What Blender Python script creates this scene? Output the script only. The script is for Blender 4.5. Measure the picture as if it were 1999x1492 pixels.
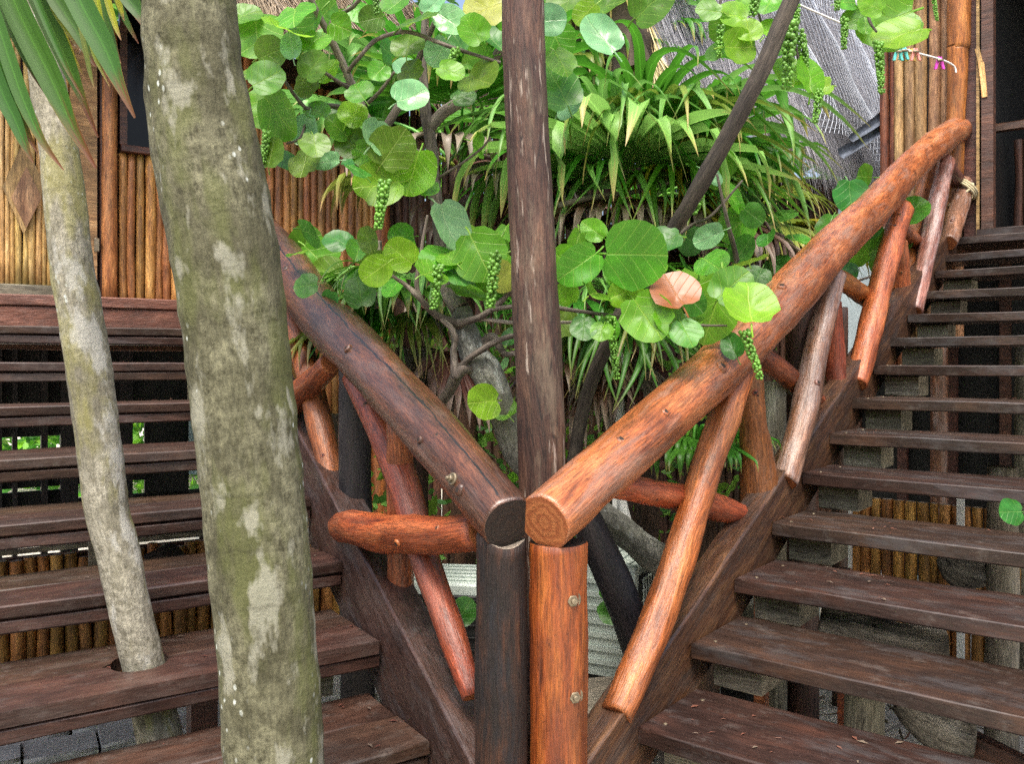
import bpy, math, random
from mathutils import Vector, Matrix, noise
rnd = random.Random(7)
scene = bpy.context.scene
for o in list(bpy.data.objects): bpy.data.objects.remove(o)
COL = scene.collection

# ------------------------------------------------------------------ camera, sky, sun, exposure
EYE = 1.7                       # eye height above the sand
FPX = 1700.0                    # focal length in photo pixels (photo is 1999 wide)
HORIZON = 707.0
cam_d = bpy.data.cameras.new('camera'); cam = bpy.data.objects.new('camera', cam_d); COL.objects.link(cam)
cam.location = (0, 0, EYE); cam.rotation_euler = (math.pi/2, 0, 0)
cam_d.sensor_width = 36; cam_d.lens = 36*FPX/1999; cam_d.shift_y = -(746-HORIZON)/1999
cam_d.clip_start = .05; cam_d.clip_end = 400
scene.camera = cam
SUN_EL, SUN_AZ = math.radians(64), math.radians(188)     # azimuth clockwise from +Y
world = bpy.data.worlds.new('World'); scene.world = world; world.use_nodes = True
wn = world.node_tree; wn.nodes.clear()
wo = wn.nodes.new('ShaderNodeOutputWorld'); bg = wn.nodes.new('ShaderNodeBackground'); sky = wn.nodes.new('ShaderNodeTexSky')
sky.sky_type = 'NISHITA'; sky.sun_disc = False; sky.sun_elevation = SUN_EL; sky.sun_rotation = SUN_AZ
sky.air_density = 1.0; sky.dust_density = 7.0; sky.ozone_density = 1.0
bg.inputs['Strength'].default_value = .12
wn.links.new(sky.outputs[0], bg.inputs[0]); wn.links.new(bg.outputs[0], wo.inputs[0])
sun_d = bpy.data.lights.new('sun', 'SUN'); sun_d.energy = 1.5; sun_d.angle = math.radians(25); sun_d.color = (1, .95, .87)
sun = bpy.data.objects.new('sun', sun_d); COL.objects.link(sun)
sd = Vector((math.sin(SUN_AZ)*math.cos(SUN_EL), math.cos(SUN_AZ)*math.cos(SUN_EL), math.sin(SUN_EL)))
sun.rotation_euler = sd.to_track_quat('Z', 'Y').to_euler(); sun.location = sd*30
vs = scene.view_settings
vs.view_transform = 'Standard'; vs.look = 'None'; vs.exposure = 1.5; vs.gamma = 1; vs.use_curve_mapping = False
scene.render.engine = 'CYCLES'
scene.cycles.use_denoising = False; scene.cycles.use_adaptive_sampling = True; scene.cycles.adaptive_threshold = .012
scene.cycles.max_bounces = 4; scene.cycles.diffuse_bounces = 2; scene.cycles.glossy_bounces = 2; scene.cycles.transmission_bounces = 3; scene.cycles.sample_clamp_indirect = 3; scene.cycles.caustics_reflective = False; scene.cycles.caustics_refractive = False; scene.cycles.transparent_max_bounces = 8

# ------------------------------------------------------------------ placing helpers
def U(px, py, d):               # where a line of sight at that depth stands in the place
    return Vector(((px-1000)/FPX*d, d, EYE+(HORIZON-py)/FPX*d))
def V(*a): return Vector(a)
def lerp(a, b, t): return a+(b-a)*t
class Upright:                  # an upright plane through a plan line, e.g. a railing or a wall
    def __init__(s, o, d, flip=1): s.o = Vector((o[0], o[1], 0)); s.d = Vector((d[0], d[1], 0)).normalized(); s.n = Vector((-s.d.y, s.d.x, 0))*flip
    def t(s, px, off=0):
        k = (px-1000)/FPX; o = s.o+s.n*off
        return (k*o.y-o.x)/(s.d.x-k*s.d.y)
    def dep(s, px, off=0): return (s.o+s.n*off+s.d*s.t(px, off)).y
    def p(s, px, py, off=0): return U(px, py, s.dep(px, off))
    def at(s, t, z, off=0): v = s.o+s.n*off+s.d*t; return Vector((v.x, v.y, z))

# ------------------------------------------------------------------ things, parts, meshes
def tag(o, label, cat=None, group=None, kind=None):
    if label: o['label'] = label
    if cat: o['category'] = cat
    if group: o['group'] = group
    if kind: o['kind'] = kind
    return o
def thing(name, label, cat, loc=(0, 0, 0), group=None):
    o = bpy.data.objects.new(name, None); COL.objects.link(o); o.location = loc; o.empty_display_size = .1
    bpy.context.view_layer.update()
    return tag(o, label, cat, group)
def put(name, me, parent=None, mw=None):
    o = bpy.data.objects.new(name, me); COL.objects.link(o)
    if parent is not None:
        o.parent = parent
        off = Matrix.Translation(-world_loc(parent))
        o.matrix_basis = off @ (mw if mw is not None else Matrix.Identity(4))
    elif mw is not None: o.matrix_basis = mw
    return o
def world_loc(o):
    v = Vector(o.location)
    while o.parent is not None:
        o = o.parent; v = v+Vector(o.location)
    return v
class MB:
    def __init__(s): s.v = []; s.f = []; s.m = []; s.g = []; s.sm = []
    def vert(s, p, g=None): s.v.append(tuple(p)); s.g.append(tuple(g) if g is not None else tuple(p)); return len(s.v)-1
    def face(s, ids, m=0, smooth=True): s.f.append(tuple(ids)); s.m.append(m); s.sm.append(smooth)
    def mesh(s, name, mats):
        me = bpy.data.meshes.new(name); me.from_pydata(s.v, [], s.f)
        for m in (mats if isinstance(mats, (list, tuple)) else [mats]): me.materials.append(m)
        me.polygons.foreach_set('material_index', s.m); me.polygons.foreach_set('use_smooth', s.sm)
        a = me.attributes.new('grain', 'FLOAT_VECTOR', 'POINT')
        a.data.foreach_set('vector', [c for g in s.g for c in g]); me.update()
        return me
    def build(s, name, mats, parent=None): return put(name, s.mesh(name, mats), parent)
def spline(pts, n):             # Catmull-Rom through vectors of any size
    if len(pts) == 2: return [[lerp(a, b, i/(n-1)) for a, b in zip(*pts)] for i in range(n)]
    out = []; m = len(pts)-1
    for i in range(n):
        u = i/(n-1)*m; k = min(int(u), m-1); t = u-k
        P = [pts[max(k-1, 0)], pts[k], pts[k+1], pts[min(k+2, m)]]
        out.append([.5*(2*b+(c-a)*t+(2*a-5*b+4*c-d)*t*t+(3*b-a-3*c+d)*t**3) for a, b, c, d in zip(*P)])
    return out
def add_tube(mb, pts, n=None, seg=14, lump=.05, bev=.12, seed=0, flat=0, m=0, mc=1, caps=True, rings=0):
    """pts: (x,y,z,r) lists"""
    n = n or max(4, 6*len(pts))
    S = spline([list(p) for p in pts], n)
    C = [Vector(p[:3]) for p in S]; R = [p[3] for p in S]
    T = [(C[min(i+1, n-1)]-C[max(i-1, 0)]).normalized() for i in range(n)]
    a = T[0].orthogonal().normalized() if abs(T[0].z) > .9 else T[0].cross(Vector((0, 0, 1))).normalized()
    L = 0; rows = []; ring_i = []
    if caps and bev: 
        C = [C[0]]+C+[C[-1]]; T = [T[0]]+T+[T[-1]]; R = [R[0]*(1-bev)]+R+[R[-1]*(1-bev)]
        C[1] = C[1]+T[0]*R[0]*bev*.7; C[-2] = C[-2]-T[-1]*R[-1]*bev*.7
    for i in range(len(C)):
        if i: L += (C[i]-C[i-1]).length
        a = (a-T[i]*a.dot(T[i])).normalized(); b = T[i].cross(a)
        row = []
        for k in range(seg):
            w = 2*math.pi*k/seg; ca, sa = math.cos(w), math.sin(w)
            q = 1+lump*noise.noise(Vector((ca*1.1+seed*3.7, sa*1.1, L/max(R[min(i,len(R)-1)],.004)*.22+seed)))*2
            q += lump*.5*noise.noise(Vector((ca*2.6, sa*2.6+seed*1.3, L/max(R[i], .004)*.6)))*2
            if flat: q *= 1-flat*max(0, math.cos(w-seed))**6
            if rings: q += rings*(.5+.5*noise.noise(Vector((ca, sa, L*3))))*(abs(math.sin(L*26+.5*noise.noise(Vector((ca, sa, L*2)))))**6)
            row.append(mb.vert(C[i]+(a*ca+b*sa)*R[i]*q, (ca*R[i]*q, sa*R[i]*q, L+seed*.37)))
        rows.append(row)
    for i in range(len(rows)-1):
        for k in range(seg):
            mb.face((rows[i][k], rows[i][(k+1) % seg], rows[i+1][(k+1) % seg], rows[i+1][k]), m)
    if caps:
        for row, c, l, fl in ((rows[0], C[0], 0, True), (rows[-1], C[-1], L, False)):
            e = [mb.vert(mb.v[j], mb.g[j]) for j in row]; ctr = mb.vert(c, (0, 0, l+seed*.37))
            for k in range(seg):
                q = (e[k], e[(k+1) % seg]); q = (q[1], q[0]) if fl else q
                mb.face((q[0], q[1], ctr), mc, False)
def log(name, pts, mats, parent, **k):
    mb = MB(); add_tube(mb, pts, **k)
    return mb.build(name, mats, parent)
def add_plank(mb, o, A, D, Z, L, W, T, bev=.006, n=10, wob=.003, seed=0, m=0):
    """o corner (front, top); A along, D depth, Z up; board hangs below the top face"""
    A, D, Z = Vector(A).normalized(), Vector(D).normalized(), Vector(Z).normalized(); o = Vector(o)
    b = bev
    prof = [(b, 0), (W-b, 0), (W, -b), (W, -T+b), (W-b, -T), (b, -T), (0, -T+b), (0, -b)]
    rows = []
    for i in range(n+1):
        t = L*i/n; r = []
        for j, (d, z) in enumerate(prof):
            w1 = wob*noise.noise(Vector((t*2.5, j*1.7, seed*9.1)))*2; w2 = wob*noise.noise(Vector((t*3.1+40, d*5, seed*5.3)))
            p = o+A*t+D*(d+w1)+Z*(z+w2)
            r.append(mb.vert(p, (d+seed*.31, z, t+seed*1.7)))
        rows.append(r)
    for i in range(n):
        for j in range(8):
            mb.face((rows[i][j], rows[i][(j+1) % 8], rows[i+1][(j+1) % 8], rows[i+1][j]), m, j in (1, 3, 5, 7))
    mb.face(tuple(reversed(rows[0])), m, False); mb.face(tuple(rows[-1]), m, False)
def plank(name, mat, parent, *a, **k):
    mb = MB(); add_plank(mb, *a, **k); fix(mb); return mb.build(name, mat, parent)
def fix(mb):                    # outward faces for a closed convex-ish solid
    c = sum((Vector(v) for v in mb.v), Vector())/len(mb.v); s = 0
    for f in mb.f:
        p = [Vector(mb.v[i]) for i in f]; fc = sum(p, Vector())/len(p)
        s += (p[1]-p[0]).cross(p[2]-p[0]).dot(fc-c)
    if s < 0: mb.f = [tuple(reversed(f)) for f in mb.f]
def box(name, mat, parent, c, sx, sy, sz, xdir=(1, 0, 0), bev=.006, up=(0, 0, 1)):
    X = Vector(xdir).normalized(); Z = Vector(up).normalized(); Y = Z.cross(X).normalized()
    o = Vector(c)-X*sx/2-Y*sy/2+Z*sz/2
    return plank(name, mat, parent, o, X, Y, Z, sx, sy, sz, bev=bev, n=1, wob=0)

# ------------------------------------------------------------------ materials
class N:
    def __init__(s, name):
        s.m = bpy.data.materials.new(name); s.m.use_nodes = True; s.t = s.m.node_tree; s.t.nodes.clear()
        s.out = s.t.nodes.new('ShaderNodeOutputMaterial'); s.b = s.t.nodes.new('ShaderNodeBsdfPrincipled')
        s.t.links.new(s.b.outputs[0], s.out.inputs[0])
    def n(s, kind, **k):
        x = s.t.nodes.new(kind)
        for a, v in k.items(): setattr(x, a, v)
        return x
    def l(s, a, b): s.t.links.new(a, b)
    def val(s, sock, v):
        if hasattr(v, 'default_value') or hasattr(v, 'is_linked'): s.l(v, sock)
        else: sock.default_value = v
    def math(s, op, a, b=0., c=None, clamp=False):
        x = s.n('ShaderNodeMath', operation=op, use_clamp=clamp); s.val(x.inputs[0], a); s.val(x.inputs[1], b)
        if c is not None: s.val(x.inputs[2], c)
        return x.outputs[0]
    def mix(s, f, a, b, mode='MIX'):
        x = s.n('ShaderNodeMix', data_type='RGBA', blend_type=mode); s.val(x.inputs[0], f)
        for i, c in ((6, a), (7, b)):
            if isinstance(c, tuple): x.inputs[i].default_value = (*c, 1)
            else: s.l(c, x.inputs[i])
        return x.outputs[2]
    def ramp(s, f, *stops):
        x = s.n('ShaderNodeValToRGB'); s.l(f, x.inputs[0]); e = x.color_ramp.elements
        while len(e) < len(stops): e.new(.5)
        for q, (p, c) in zip(e, stops): q.position = p; q.color = (*(c if isinstance(c, tuple) else (c,)*3), 1)
        return x.outputs[0]
    def coord(s, attr='grain', rand=True):
        if attr == 'object': c = s.n('ShaderNodeTexCoord').outputs['Object']
        else: c = s.n('ShaderNodeAttribute', attribute_name=attr).outputs['Vector']
        if rand:
            i = s.n('ShaderNodeObjectInfo').outputs['Random']; q = s.math('MULTIPLY', i, 37.)
            x = s.n('ShaderNodeCombineXYZ'); s.l(q, x.inputs[2]); s.l(s.math('MULTIPLY', i, 11.), x.inputs[0])
            a = s.n('ShaderNodeVectorMath', operation='ADD'); s.l(c, a.inputs[0]); s.l(x.outputs[0], a.inputs[1]); s.off = a.outputs[0]
            return a.outputs[0]
        return c
    def noise(s, c, scale, det=4, rough=.55, dist=0):
        mp = s.n('ShaderNodeMapping'); mp.inputs['Scale'].default_value = scale if isinstance(scale, tuple) else (scale,)*3
        s.l(c, mp.inputs['Vector']); x = s.n('ShaderNodeTexNoise'); x.inputs['Scale'].default_value = 1
        x.inputs['Detail'].default_value = det; x.inputs['Roughness'].default_value = rough; x.inputs['Distortion'].default_value = dist
        s.l(mp.outputs[0], x.inputs['Vector']); return x.outputs['Fac']
    def voro(s, c, scale, rnd=1.):
        mp = s.n('ShaderNodeMapping'); mp.inputs['Scale'].default_value = scale if isinstance(scale, tuple) else (scale,)*3
        s.l(c, mp.inputs['Vector']); x = s.n('ShaderNodeTexVoronoi'); x.inputs['Scale'].default_value = 1; x.inputs['Randomness'].default_value = rnd
        s.l(mp.outputs[0], x.inputs['Vector']); return x.outputs['Distance']
    def bump(s, h, st=.4, dist=.01, prev=None):
        x = s.n('ShaderNodeBump'); x.inputs['Strength'].default_value = st; x.inputs['Distance'].default_value = dist
        s.l(h, x.inputs['Height'])
        if prev is not None: s.l(prev, x.inputs['Normal'])
        return x.outputs[0]
    def done(s, color, rough=.6, nrm=None, coat=0, spec=.5):
        if isinstance(color, tuple): s.b.inputs['Base Color'].default_value = (*color, 1)
        else: s.l(color, s.b.inputs['Base Color'])
        s.val(s.b.inputs['Roughness'], rough); s.b.inputs['Coat Weight'].default_value = coat; s.b.inputs['Coat Roughness'].default_value = .3
        s.b.inputs['Specular IOR Level'].default_value = spec
        if nrm is not None: s.l(nrm, s.b.inputs['Normal'])
        return s.m
    def vary(s, col, amt=.25, sat=.1):
        r = s.n('ShaderNodeObjectInfo').outputs['Random']; h = s.n('ShaderNodeHueSaturation'); s.l(col, h.inputs['Color'])
        s.l(s.math('MULTIPLY_ADD', r, amt*2, 1-amt), h.inputs['Value'])
        r2 = s.math('FRACT', s.math('MULTIPLY', r, 17.3)); s.l(s.math('MULTIPLY_ADD', r2, .03, .485), h.inputs['Hue'])
        return h.outputs[0]
    def warp(s, c, fold=.12):   # bends the grain a little so that fibres are never ruled lines
        q = s.n('ShaderNodeTexNoise'); q.inputs['Scale'].default_value = 3.5; q.inputs['Detail'].default_value = 1; s.l(c, q.inputs['Vector'])
        a = s.n('ShaderNodeVectorMath', operation='MULTIPLY_ADD'); s.l(q.outputs['Color'], a.inputs[0]); a.inputs[1].default_value = (fold*.25, fold*.25, fold); s.l(c, a.inputs[2])
        return a.outputs[0]

def wood(name, dark, mid, light, rough=.45, coat=0., grey=None, gamt=.5, freq=1., bump=.5, crack=.5, vary=.12, worn=None, wamt=0., knots=False, split=None, iso=1., dust=0., fibc=.75):
    n = N(name); c = n.warp(n.coord()); f = freq
    a = n.noise(c, (24*f, 24*f, 3.4*f*iso), 4, .62, 0)
    col = n.ramp(a, (.30, dark), (.48, mid), (.68, light))
    big = n.noise(c, (7*f, 7*f, 3.*f*iso), 3, .6, 0)
    col = n.mix(n.math('MULTIPLY', n.ramp(big, (.42, 0.), (.62, 1.)), .7), col, tuple(x*.42 for x in mid))
    fib = n.noise(c, (190*f, 190*f, 13*f*iso), 3, .7)
    col = n.mix(fibc, col, n.ramp(fib, (.34, .25), (.52, .95), (.68, 1.5)), 'MULTIPLY')
    pit = n.noise(c, (95*f, 95*f, 42*f), 2, .7); col = n.mix(n.math('MULTIPLY', n.ramp(pit, (.62, 0.), (.72, 1.)), .6), col, tuple(x*.35 for x in dark))
    if grey is not None:
        g = n.noise(c, (12*f, 12*f, 2.6*f*iso), 5, .78, 0)
        col = n.mix(n.math('MULTIPLY', n.ramp(g, (.5, 0.), (.66, 1.)), gamt), col, grey)
    if worn is not None:
        g = n.noise(c, (50*f, 50*f, 5*f), 3, .75)
        col = n.mix(n.math('MULTIPLY', n.ramp(g, (.60, 0.), (.68, 1.)), wamt), col, worn)
    ck = n.noise(c, (30*f, 30*f, 1.6*f), 2, .5, 0)
    line = n.math('ABSOLUTE', n.math('SUBTRACT', ck, .5))
    msk = n.ramp(line, (.0, 1.), (.014, 0.))
    gate = n.ramp(big, (.48, 0.), (.56, 1.))
    msk = n.math('MULTIPLY', n.math('MULTIPLY', msk, gate), crack)
    if knots:
        kd = n.voro(c, (7, 7, 3.2)); kk = n.ramp(kd, (.05, 1.), (.17, 0.))
        col = n.mix(n.math('MULTIPLY', kk, .75), col, tuple(x*.3 for x in dark))
    if split is not None:       # one long drying check along the log: angle, from, to (metres)
        at = n.n('ShaderNodeAttribute', attribute_name='grain').outputs['Vector']; sp = n.n('ShaderNodeSeparateXYZ'); n.l(at, sp.inputs[0])
        ang = n.math('ARCTAN2', sp.outputs[1], sp.outputs[0])
        cb = n.n('ShaderNodeCombineXYZ'); n.l(sp.outputs[2], cb.inputs[2])
        wob = n.noise(cb.outputs[0], (1, 1, 4.), 5, .6)
        dl = n.math('ABSOLUTE', n.math('SUBTRACT', ang, n.math('MULTIPLY_ADD', wob, .5, split[0]-.25)))
        wid = n.math('MULTIPLY_ADD', n.noise(cb.outputs[0], (1, 1, 9.), 3), .16, -.045)
        sm = n.math('LESS_THAN', dl, wid)
        sm = n.math('MULTIPLY', sm, n.math('MULTIPLY', n.math('GREATER_THAN', sp.outputs[2], split[1]), n.math('LESS_THAN', sp.outputs[2], split[2])))
        msk = n.math('MAXIMUM', msk, sm)
    col = n.mix(msk, col, (.008, .005, .004))
    if dust:
        dm = n.math('MULTIPLY', n.ramp(n.noise(c, (16, 16, 11), 5, .75), (.55, 0.), (.7, 1.)), dust); col = n.mix(dm, col, (.2, .185, .17))
        sp_ = n.ramp(n.voro(c, (55, 55, 48)), (.06, 1.), (.1, 0.)); col = n.mix(n.math('MULTIPLY', sp_, dust*.8), col, (.3, .26, .2))
    if vary: col = n.vary(col, vary)
    h = n.math('ADD', n.math('MULTIPLY', fib, .5), n.math('MULTIPLY', a, .9))
    nr = n.bump(h, min(1, bump*1.4), .009)
    r = n.math('MULTIPLY_ADD', big, .3, rough-.15)
    return n.done(col, r, nr, coat)
def flat(name, col, rough=.6, var=.15, scale=20, bump=.1, metal=0., coat=0.):
    n = N(name); c = n.coord('object', False); a = n.noise(c, scale, 5, .6)
    b = n.noise(c, scale*.18, 3)
    k = n.mix(1., tuple(x*(1-var*2) for x in col), tuple(min(1, x*(1+var)) for x in col)); 
    k = n.mix(n.ramp(n.math('ADD', n.math('MULTIPLY', a, .5), n.math('MULTIPLY', b, .5)), (.3, 0.), (.7, 1.)), tuple(x*(1-var*2) for x in col), tuple(min(1, x*(1+var)) for x in col))
    n.b.inputs['Metallic'].default_value = metal
    return n.done(k, rough, n.bump(a, bump, .004), coat)
def end_mat(name, c1, c2, rough=.7, ringf=260.):
    n = N(name); c = n.coord(); sp = n.n('ShaderNodeSeparateXYZ'); n.l(n.n('ShaderNodeAttribute', attribute_name='grain').outputs['Vector'], sp.inputs[0])
    r = n.math('SQRT', n.math('ADD', n.math('MULTIPLY', sp.outputs[0], sp.outputs[0]), n.math('MULTIPLY', sp.outputs[1], sp.outputs[1])))
    nz = n.noise(c, 30, 4); rr = n.math('SINE', n.math('MULTIPLY_ADD', r, ringf, n.math('MULTIPLY', nz, 12.)))
    fine = n.noise(c, 160, 4, .7)
    col = n.mix(n.math('MULTIPLY_ADD', rr, .4, .5), c1, c2)
    col = n.mix(n.ramp(fine, (.3, .55), (.5, 0.)), col, tuple(x*.3 for x in c1))
    at = n.math('ARCTAN2', sp.outputs[1], sp.outputs[0]); star = n.math('ABSOLUTE', n.math('SINE', n.math('MULTIPLY_ADD', at, 1.5, n.math('MULTIPLY', nz, .6))))
    col = n.mix(n.math('MULTIPLY', n.math('LESS_THAN', star, .025), n.math('LESS_THAN', r, .045)), col, (.015, .008, .005))
    return n.done(col, rough, n.bump(n.math('ADD', fine, n.math('MULTIPLY', rr, .1)), .7, .006))
def bark(name, c1, c2, pale, moss, mossamt, spots, ring=26.):
    n = N(name); c = n.coord(rand=False)
    a = n.noise(c, (42, 42, 40), 5, .75, 0); col = n.ramp(a, (.34, c1), (.52, c2), (.68, tuple(x*1.45 for x in c2)))
    a2 = n.noise(c, (8, 8, 5), 2, .6, 0); col = n.mix(n.ramp(a2, (.4, .75), (.6, 0.)), col, tuple(x*1.1 for x in c1))
    st = n.noise(c, (120, 120, 30), 3, .7); col = n.mix(.6, col, n.ramp(st, (.3, .3), (.55, 1.), (.75, 1.35)), 'MULTIPLY')
    m = n.noise(c, (9, 9, 3.2), 3, .65, 0); col = n.mix(n.math('MULTIPLY', n.ramp(m, (.50, 0.), (.62, 1.)), mossamt), col, moss)
    sh = n.n('ShaderNodeVectorMath', operation='ADD'); n.l(c, sh.inputs[0]); sh.inputs[1].default_value = (3.1, 7.7, 1.3)
    p = n.noise(sh.outputs[0], (12, 12, 5.5), 4, .62, 0)
    col = n.mix(n.math('MULTIPLY', n.ramp(p, (.555, 0.), (.63, 1.)), .75), col, pale)
    # lichen dots
    v = n.voro(n.warp(c, .02), (46, 46, 30)); big = n.ramp(n.noise(sh.outputs[0], (6, 6, 2.2), 3), (.5, 0.), (.6, 1.))
    ld = n.math('MULTIPLY', n.ramp(n.math('ADD', v, n.math('MULTIPLY', n.noise(c, 90, 3), .25)), (.26, 1.), (.36, 0.)), big)
    col = n.mix(n.math('MULTIPLY', ld, spots), col, (.55, .6, .56))
    # ring scars
    sp = n.n('ShaderNodeSeparateXYZ'); n.l(c, sp.inputs[0])
    w = n.noise(c, (7, 7, 3), 3); rg = n.math('ABSOLUTE', n.math('SINE', n.math('MULTIPLY_ADD', sp.outputs[2], ring, n.math('MULTIPLY', w, 1.6))))
    rl = n.ramp(rg, (.0, 1.), (.16, 0.)); col = n.mix(n.math('MULTIPLY', n.math('MULTIPLY', rl, n.ramp(m, (.40, 0.), (.6, 1.))), .3), col, tuple(x*.4 for x in c1))
    h = n.math('ADD', n.math('MULTIPLY', a, .8), n.math('MULTIPLY', st, .4))
    return n.done(col, .85, n.bump(h, .6, .012), spec=.2)
def leafmat(name, top, back, vein, trans=.35, spots=0., rough=.38, spotc=(.09, .05, .015)):
    n = N(name); at = n.n('ShaderNodeAttribute', attribute_name='grain').outputs['Vector']
    sp = n.n('ShaderNodeSeparateXYZ'); n.l(at, sp.inputs[0]); ax = n.math('ABSOLUTE', sp.outputs[0])
    c = n.coord()
    mid = n.ramp(ax, (.008, 1.), (.035, 0.))
    q = n.math('FRACT', n.math('MULTIPLY', n.math('SUBTRACT', sp.outputs[1], n.math('MULTIPLY', n.math('POWER', ax, .8), .75)), 2.6))
    lat = n.ramp(n.math('ABSOLUTE', n.math('SUBTRACT', q, .5)), (.018, .85), (.05, 0.))
    vn = n.math('MAXIMUM', mid, lat)
    a = n.noise(c, 1.3, 2, .6); col = n.mix(n.ramp(a, (.35, 0.), (.7, 1.)), tuple(x*.7 for x in top), top)
    col = n.mix(n.math('MULTIPLY', vn, .65), col, vein)
    if spots:
        s1 = n.ramp(n.noise(c, 7., 4, .6), (.62, 0.), (.68, 1.)); col = n.mix(n.math('MULTIPLY', s1, spots), col, spotc)
        s2 = n.ramp(n.voro(c, 5.), (.07, 1.), (.11, 0.)); col = n.mix(n.math('MULTIPLY', s2, spots), col, tuple(x*.4 for x in spotc))
    col = n.vary(col, .2)
    geo = n.n('ShaderNodeNewGeometry'); colb = n.mix(geo.outputs['Backfacing'], col, n.mix(.6, col, back))
    n.done(colb, rough, n.bump(n.math('MULTIPLY', vn, -.4), .35, .02))
    tr = n.n('ShaderNodeBsdfTranslucent'); n.l(n.mix(.35, col, vein), tr.inputs['Color'])
    mx = n.n('ShaderNodeMixShader'); mx.inputs[0].default_value = trans
    n.l(n.b.outputs[0], mx.inputs[1]); n.l(tr.outputs[0], mx.inputs[2]); n.l(mx.outputs[0], n.out.inputs[0])
    return n.m
def bladematerial(name, base, tip, tipc, edge=None, trans=.3, vary=.25):
    """strap leaves: grain = (across -1..1, 0, along 0..1)"""
    n = N(name); at = n.n('ShaderNodeAttribute', attribute_name='grain').outputs['Vector']; sp = n.n('ShaderNodeSeparateXYZ'); n.l(at, sp.inputs[0])
    c = n.coord(); nz = n.noise(c, (3, 3, 2.5), 2, .6)
    st = n.noise(c, (26, 1, .7), 3); col = n.mix(n.ramp(st, (.3, 0.), (.7, 1.)), tuple(x*.62 for x in base), base)
    mid = n.ramp(n.math('ABSOLUTE', sp.outputs[0]), (.03, 1.), (.12, 0.)); col = n.mix(n.math('MULTIPLY', mid, .35), col, tuple(min(1, x*2) for x in base))
    t = n.math('ADD', sp.outputs[2], n.math('MULTIPLY_ADD', nz, .5, -.25))
    if edge is not None:
        e = n.math('ADD', n.math('ABSOLUTE', sp.outputs[0]), n.math('MULTIPLY_ADD', t, .7, -.75)); col = n.mix(n.ramp(e, (.62, 0.), (.8, 1.)), col, edge)
    col = n.mix(n.ramp(t, (tip-.12, 0.), (tip+.1, 1.)), col, tipc)
    col = n.vary(col, vary)
    n.done(col, .42)
    tr = n.n('ShaderNodeBsdfTranslucent'); n.l(col, tr.inputs['Color']); mx = n.n('ShaderNodeMixShader'); mx.inputs[0].default_value = trans
    n.l(n.b.outputs[0], mx.inputs[1]); n.l(tr.outputs[0], mx.inputs[2]); n.l(mx.outputs[0], n.out.inputs[0])
    return n.m

Z0 = Vector((0, 0, 1)); M = {}
_a = Z0.orthogonal().normalized(); _b = Z0.cross(_a); SPLIT_POLE = math.atan2(Vector((-.25, -1, 0)).dot(_b), Vector((-.25, -1, 0)).dot(_a))
M['rail_brown'] = wood('varnished brown log', (.045, .016, .008), (.095, .034, .016), (.165, .06, .028), .28, .45, grey=(.125, .088, .075), gamt=.45, crack=.5, vary=0, split=(-1.95, .4, 3.1))  # grey mix paints sky sheen into the log colour
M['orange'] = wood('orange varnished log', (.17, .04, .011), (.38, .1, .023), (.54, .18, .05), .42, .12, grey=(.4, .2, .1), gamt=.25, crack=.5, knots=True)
M['rail_orange'] = wood('orange varnished rail', (.17, .045, .016), (.37, .108, .032), (.5, .19, .075), .34, .3, grey=(.26, .17, .13), gamt=.6, crack=.4, vary=0, knots=True)  # grey mix stands in for gloss along the rail
M['redwood'] = wood('red brown varnished log', (.12, .026, .009), (.28, .066, .018), (.42, .125, .04), .42, .15, grey=(.33, .16, .11), gamt=.35, crack=.6, knots=True)
M['greyred'] = wood('silver sheen red log', (.13, .05, .03), (.26, .11, .065), (.38, .2, .14), .36, .3, grey=(.36, .29, .28), gamt=.7, crack=.5)  # silvery grey is sheen mixed into the colour
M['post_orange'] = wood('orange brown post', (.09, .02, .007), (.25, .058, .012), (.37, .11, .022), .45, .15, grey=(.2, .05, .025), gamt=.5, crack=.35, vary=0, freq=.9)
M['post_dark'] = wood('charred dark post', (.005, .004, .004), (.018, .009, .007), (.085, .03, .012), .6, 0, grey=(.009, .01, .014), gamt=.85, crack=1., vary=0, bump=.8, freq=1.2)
M['dark_blue'] = wood('black brown post', (.005, .005, .007), (.014, .012, .015), (.032, .022, .022), .45, .1, crack=.4, vary=.1)
M['pole'] = wood('weathered purple brown pole', (.03, .013, .009), (.075, .034, .023), (.15, .082, .05), .6, .0, grey=(.2, .16, .11), gamt=.45, crack=.9, vary=0, worn=(.45, .38, .32), wamt=.6, split=(SPLIT_POLE, .2, 3.4))
M['tread_left'] = wood('red brown stair plank', (.03, .0155, .0105), (.053, .027, .018), (.08, .043, .029), .42, 0, grey=(.085, .066, .056), gamt=.5, crack=.6, vary=.12, freq=.8, bump=.2, iso=1.6, dust=.2, fibc=.45)
M['tread_right'] = wood('dark brown stair slab', (.022, .013, .01), (.036, .021, .016), (.065, .033, .021), .36, 0, grey=(.055, .051, .052), gamt=.8, crack=.2, vary=.12, freq=.6, bump=.16, iso=1.6, dust=.2, fibc=.45)  # grey mix carries part of the sky sheen on the slabs
M['stringer_l'] = wood('brown grey stringer', (.035, .016, .011), (.06, .028, .02), (.09, .05, .04), .42, .05, grey=(.08, .073, .077), gamt=.5, crack=.6, vary=0, iso=1.6, dust=.2, fibc=.45)
M['stringer_r'] = wood('honey brown stringer', (.035, .016, .009), (.085, .036, .017), (.16, .078, .034), .42, .1, grey=(.05, .042, .038), gamt=.6, crack=.5, vary=0)
M['cane'] = wood('orange cane', (.24, .09, .027), (.52, .23, .065), (.68, .36, .125), .5, .1, grey=(.12, .055, .03), gamt=.45, crack=.3, vary=.42)
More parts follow.
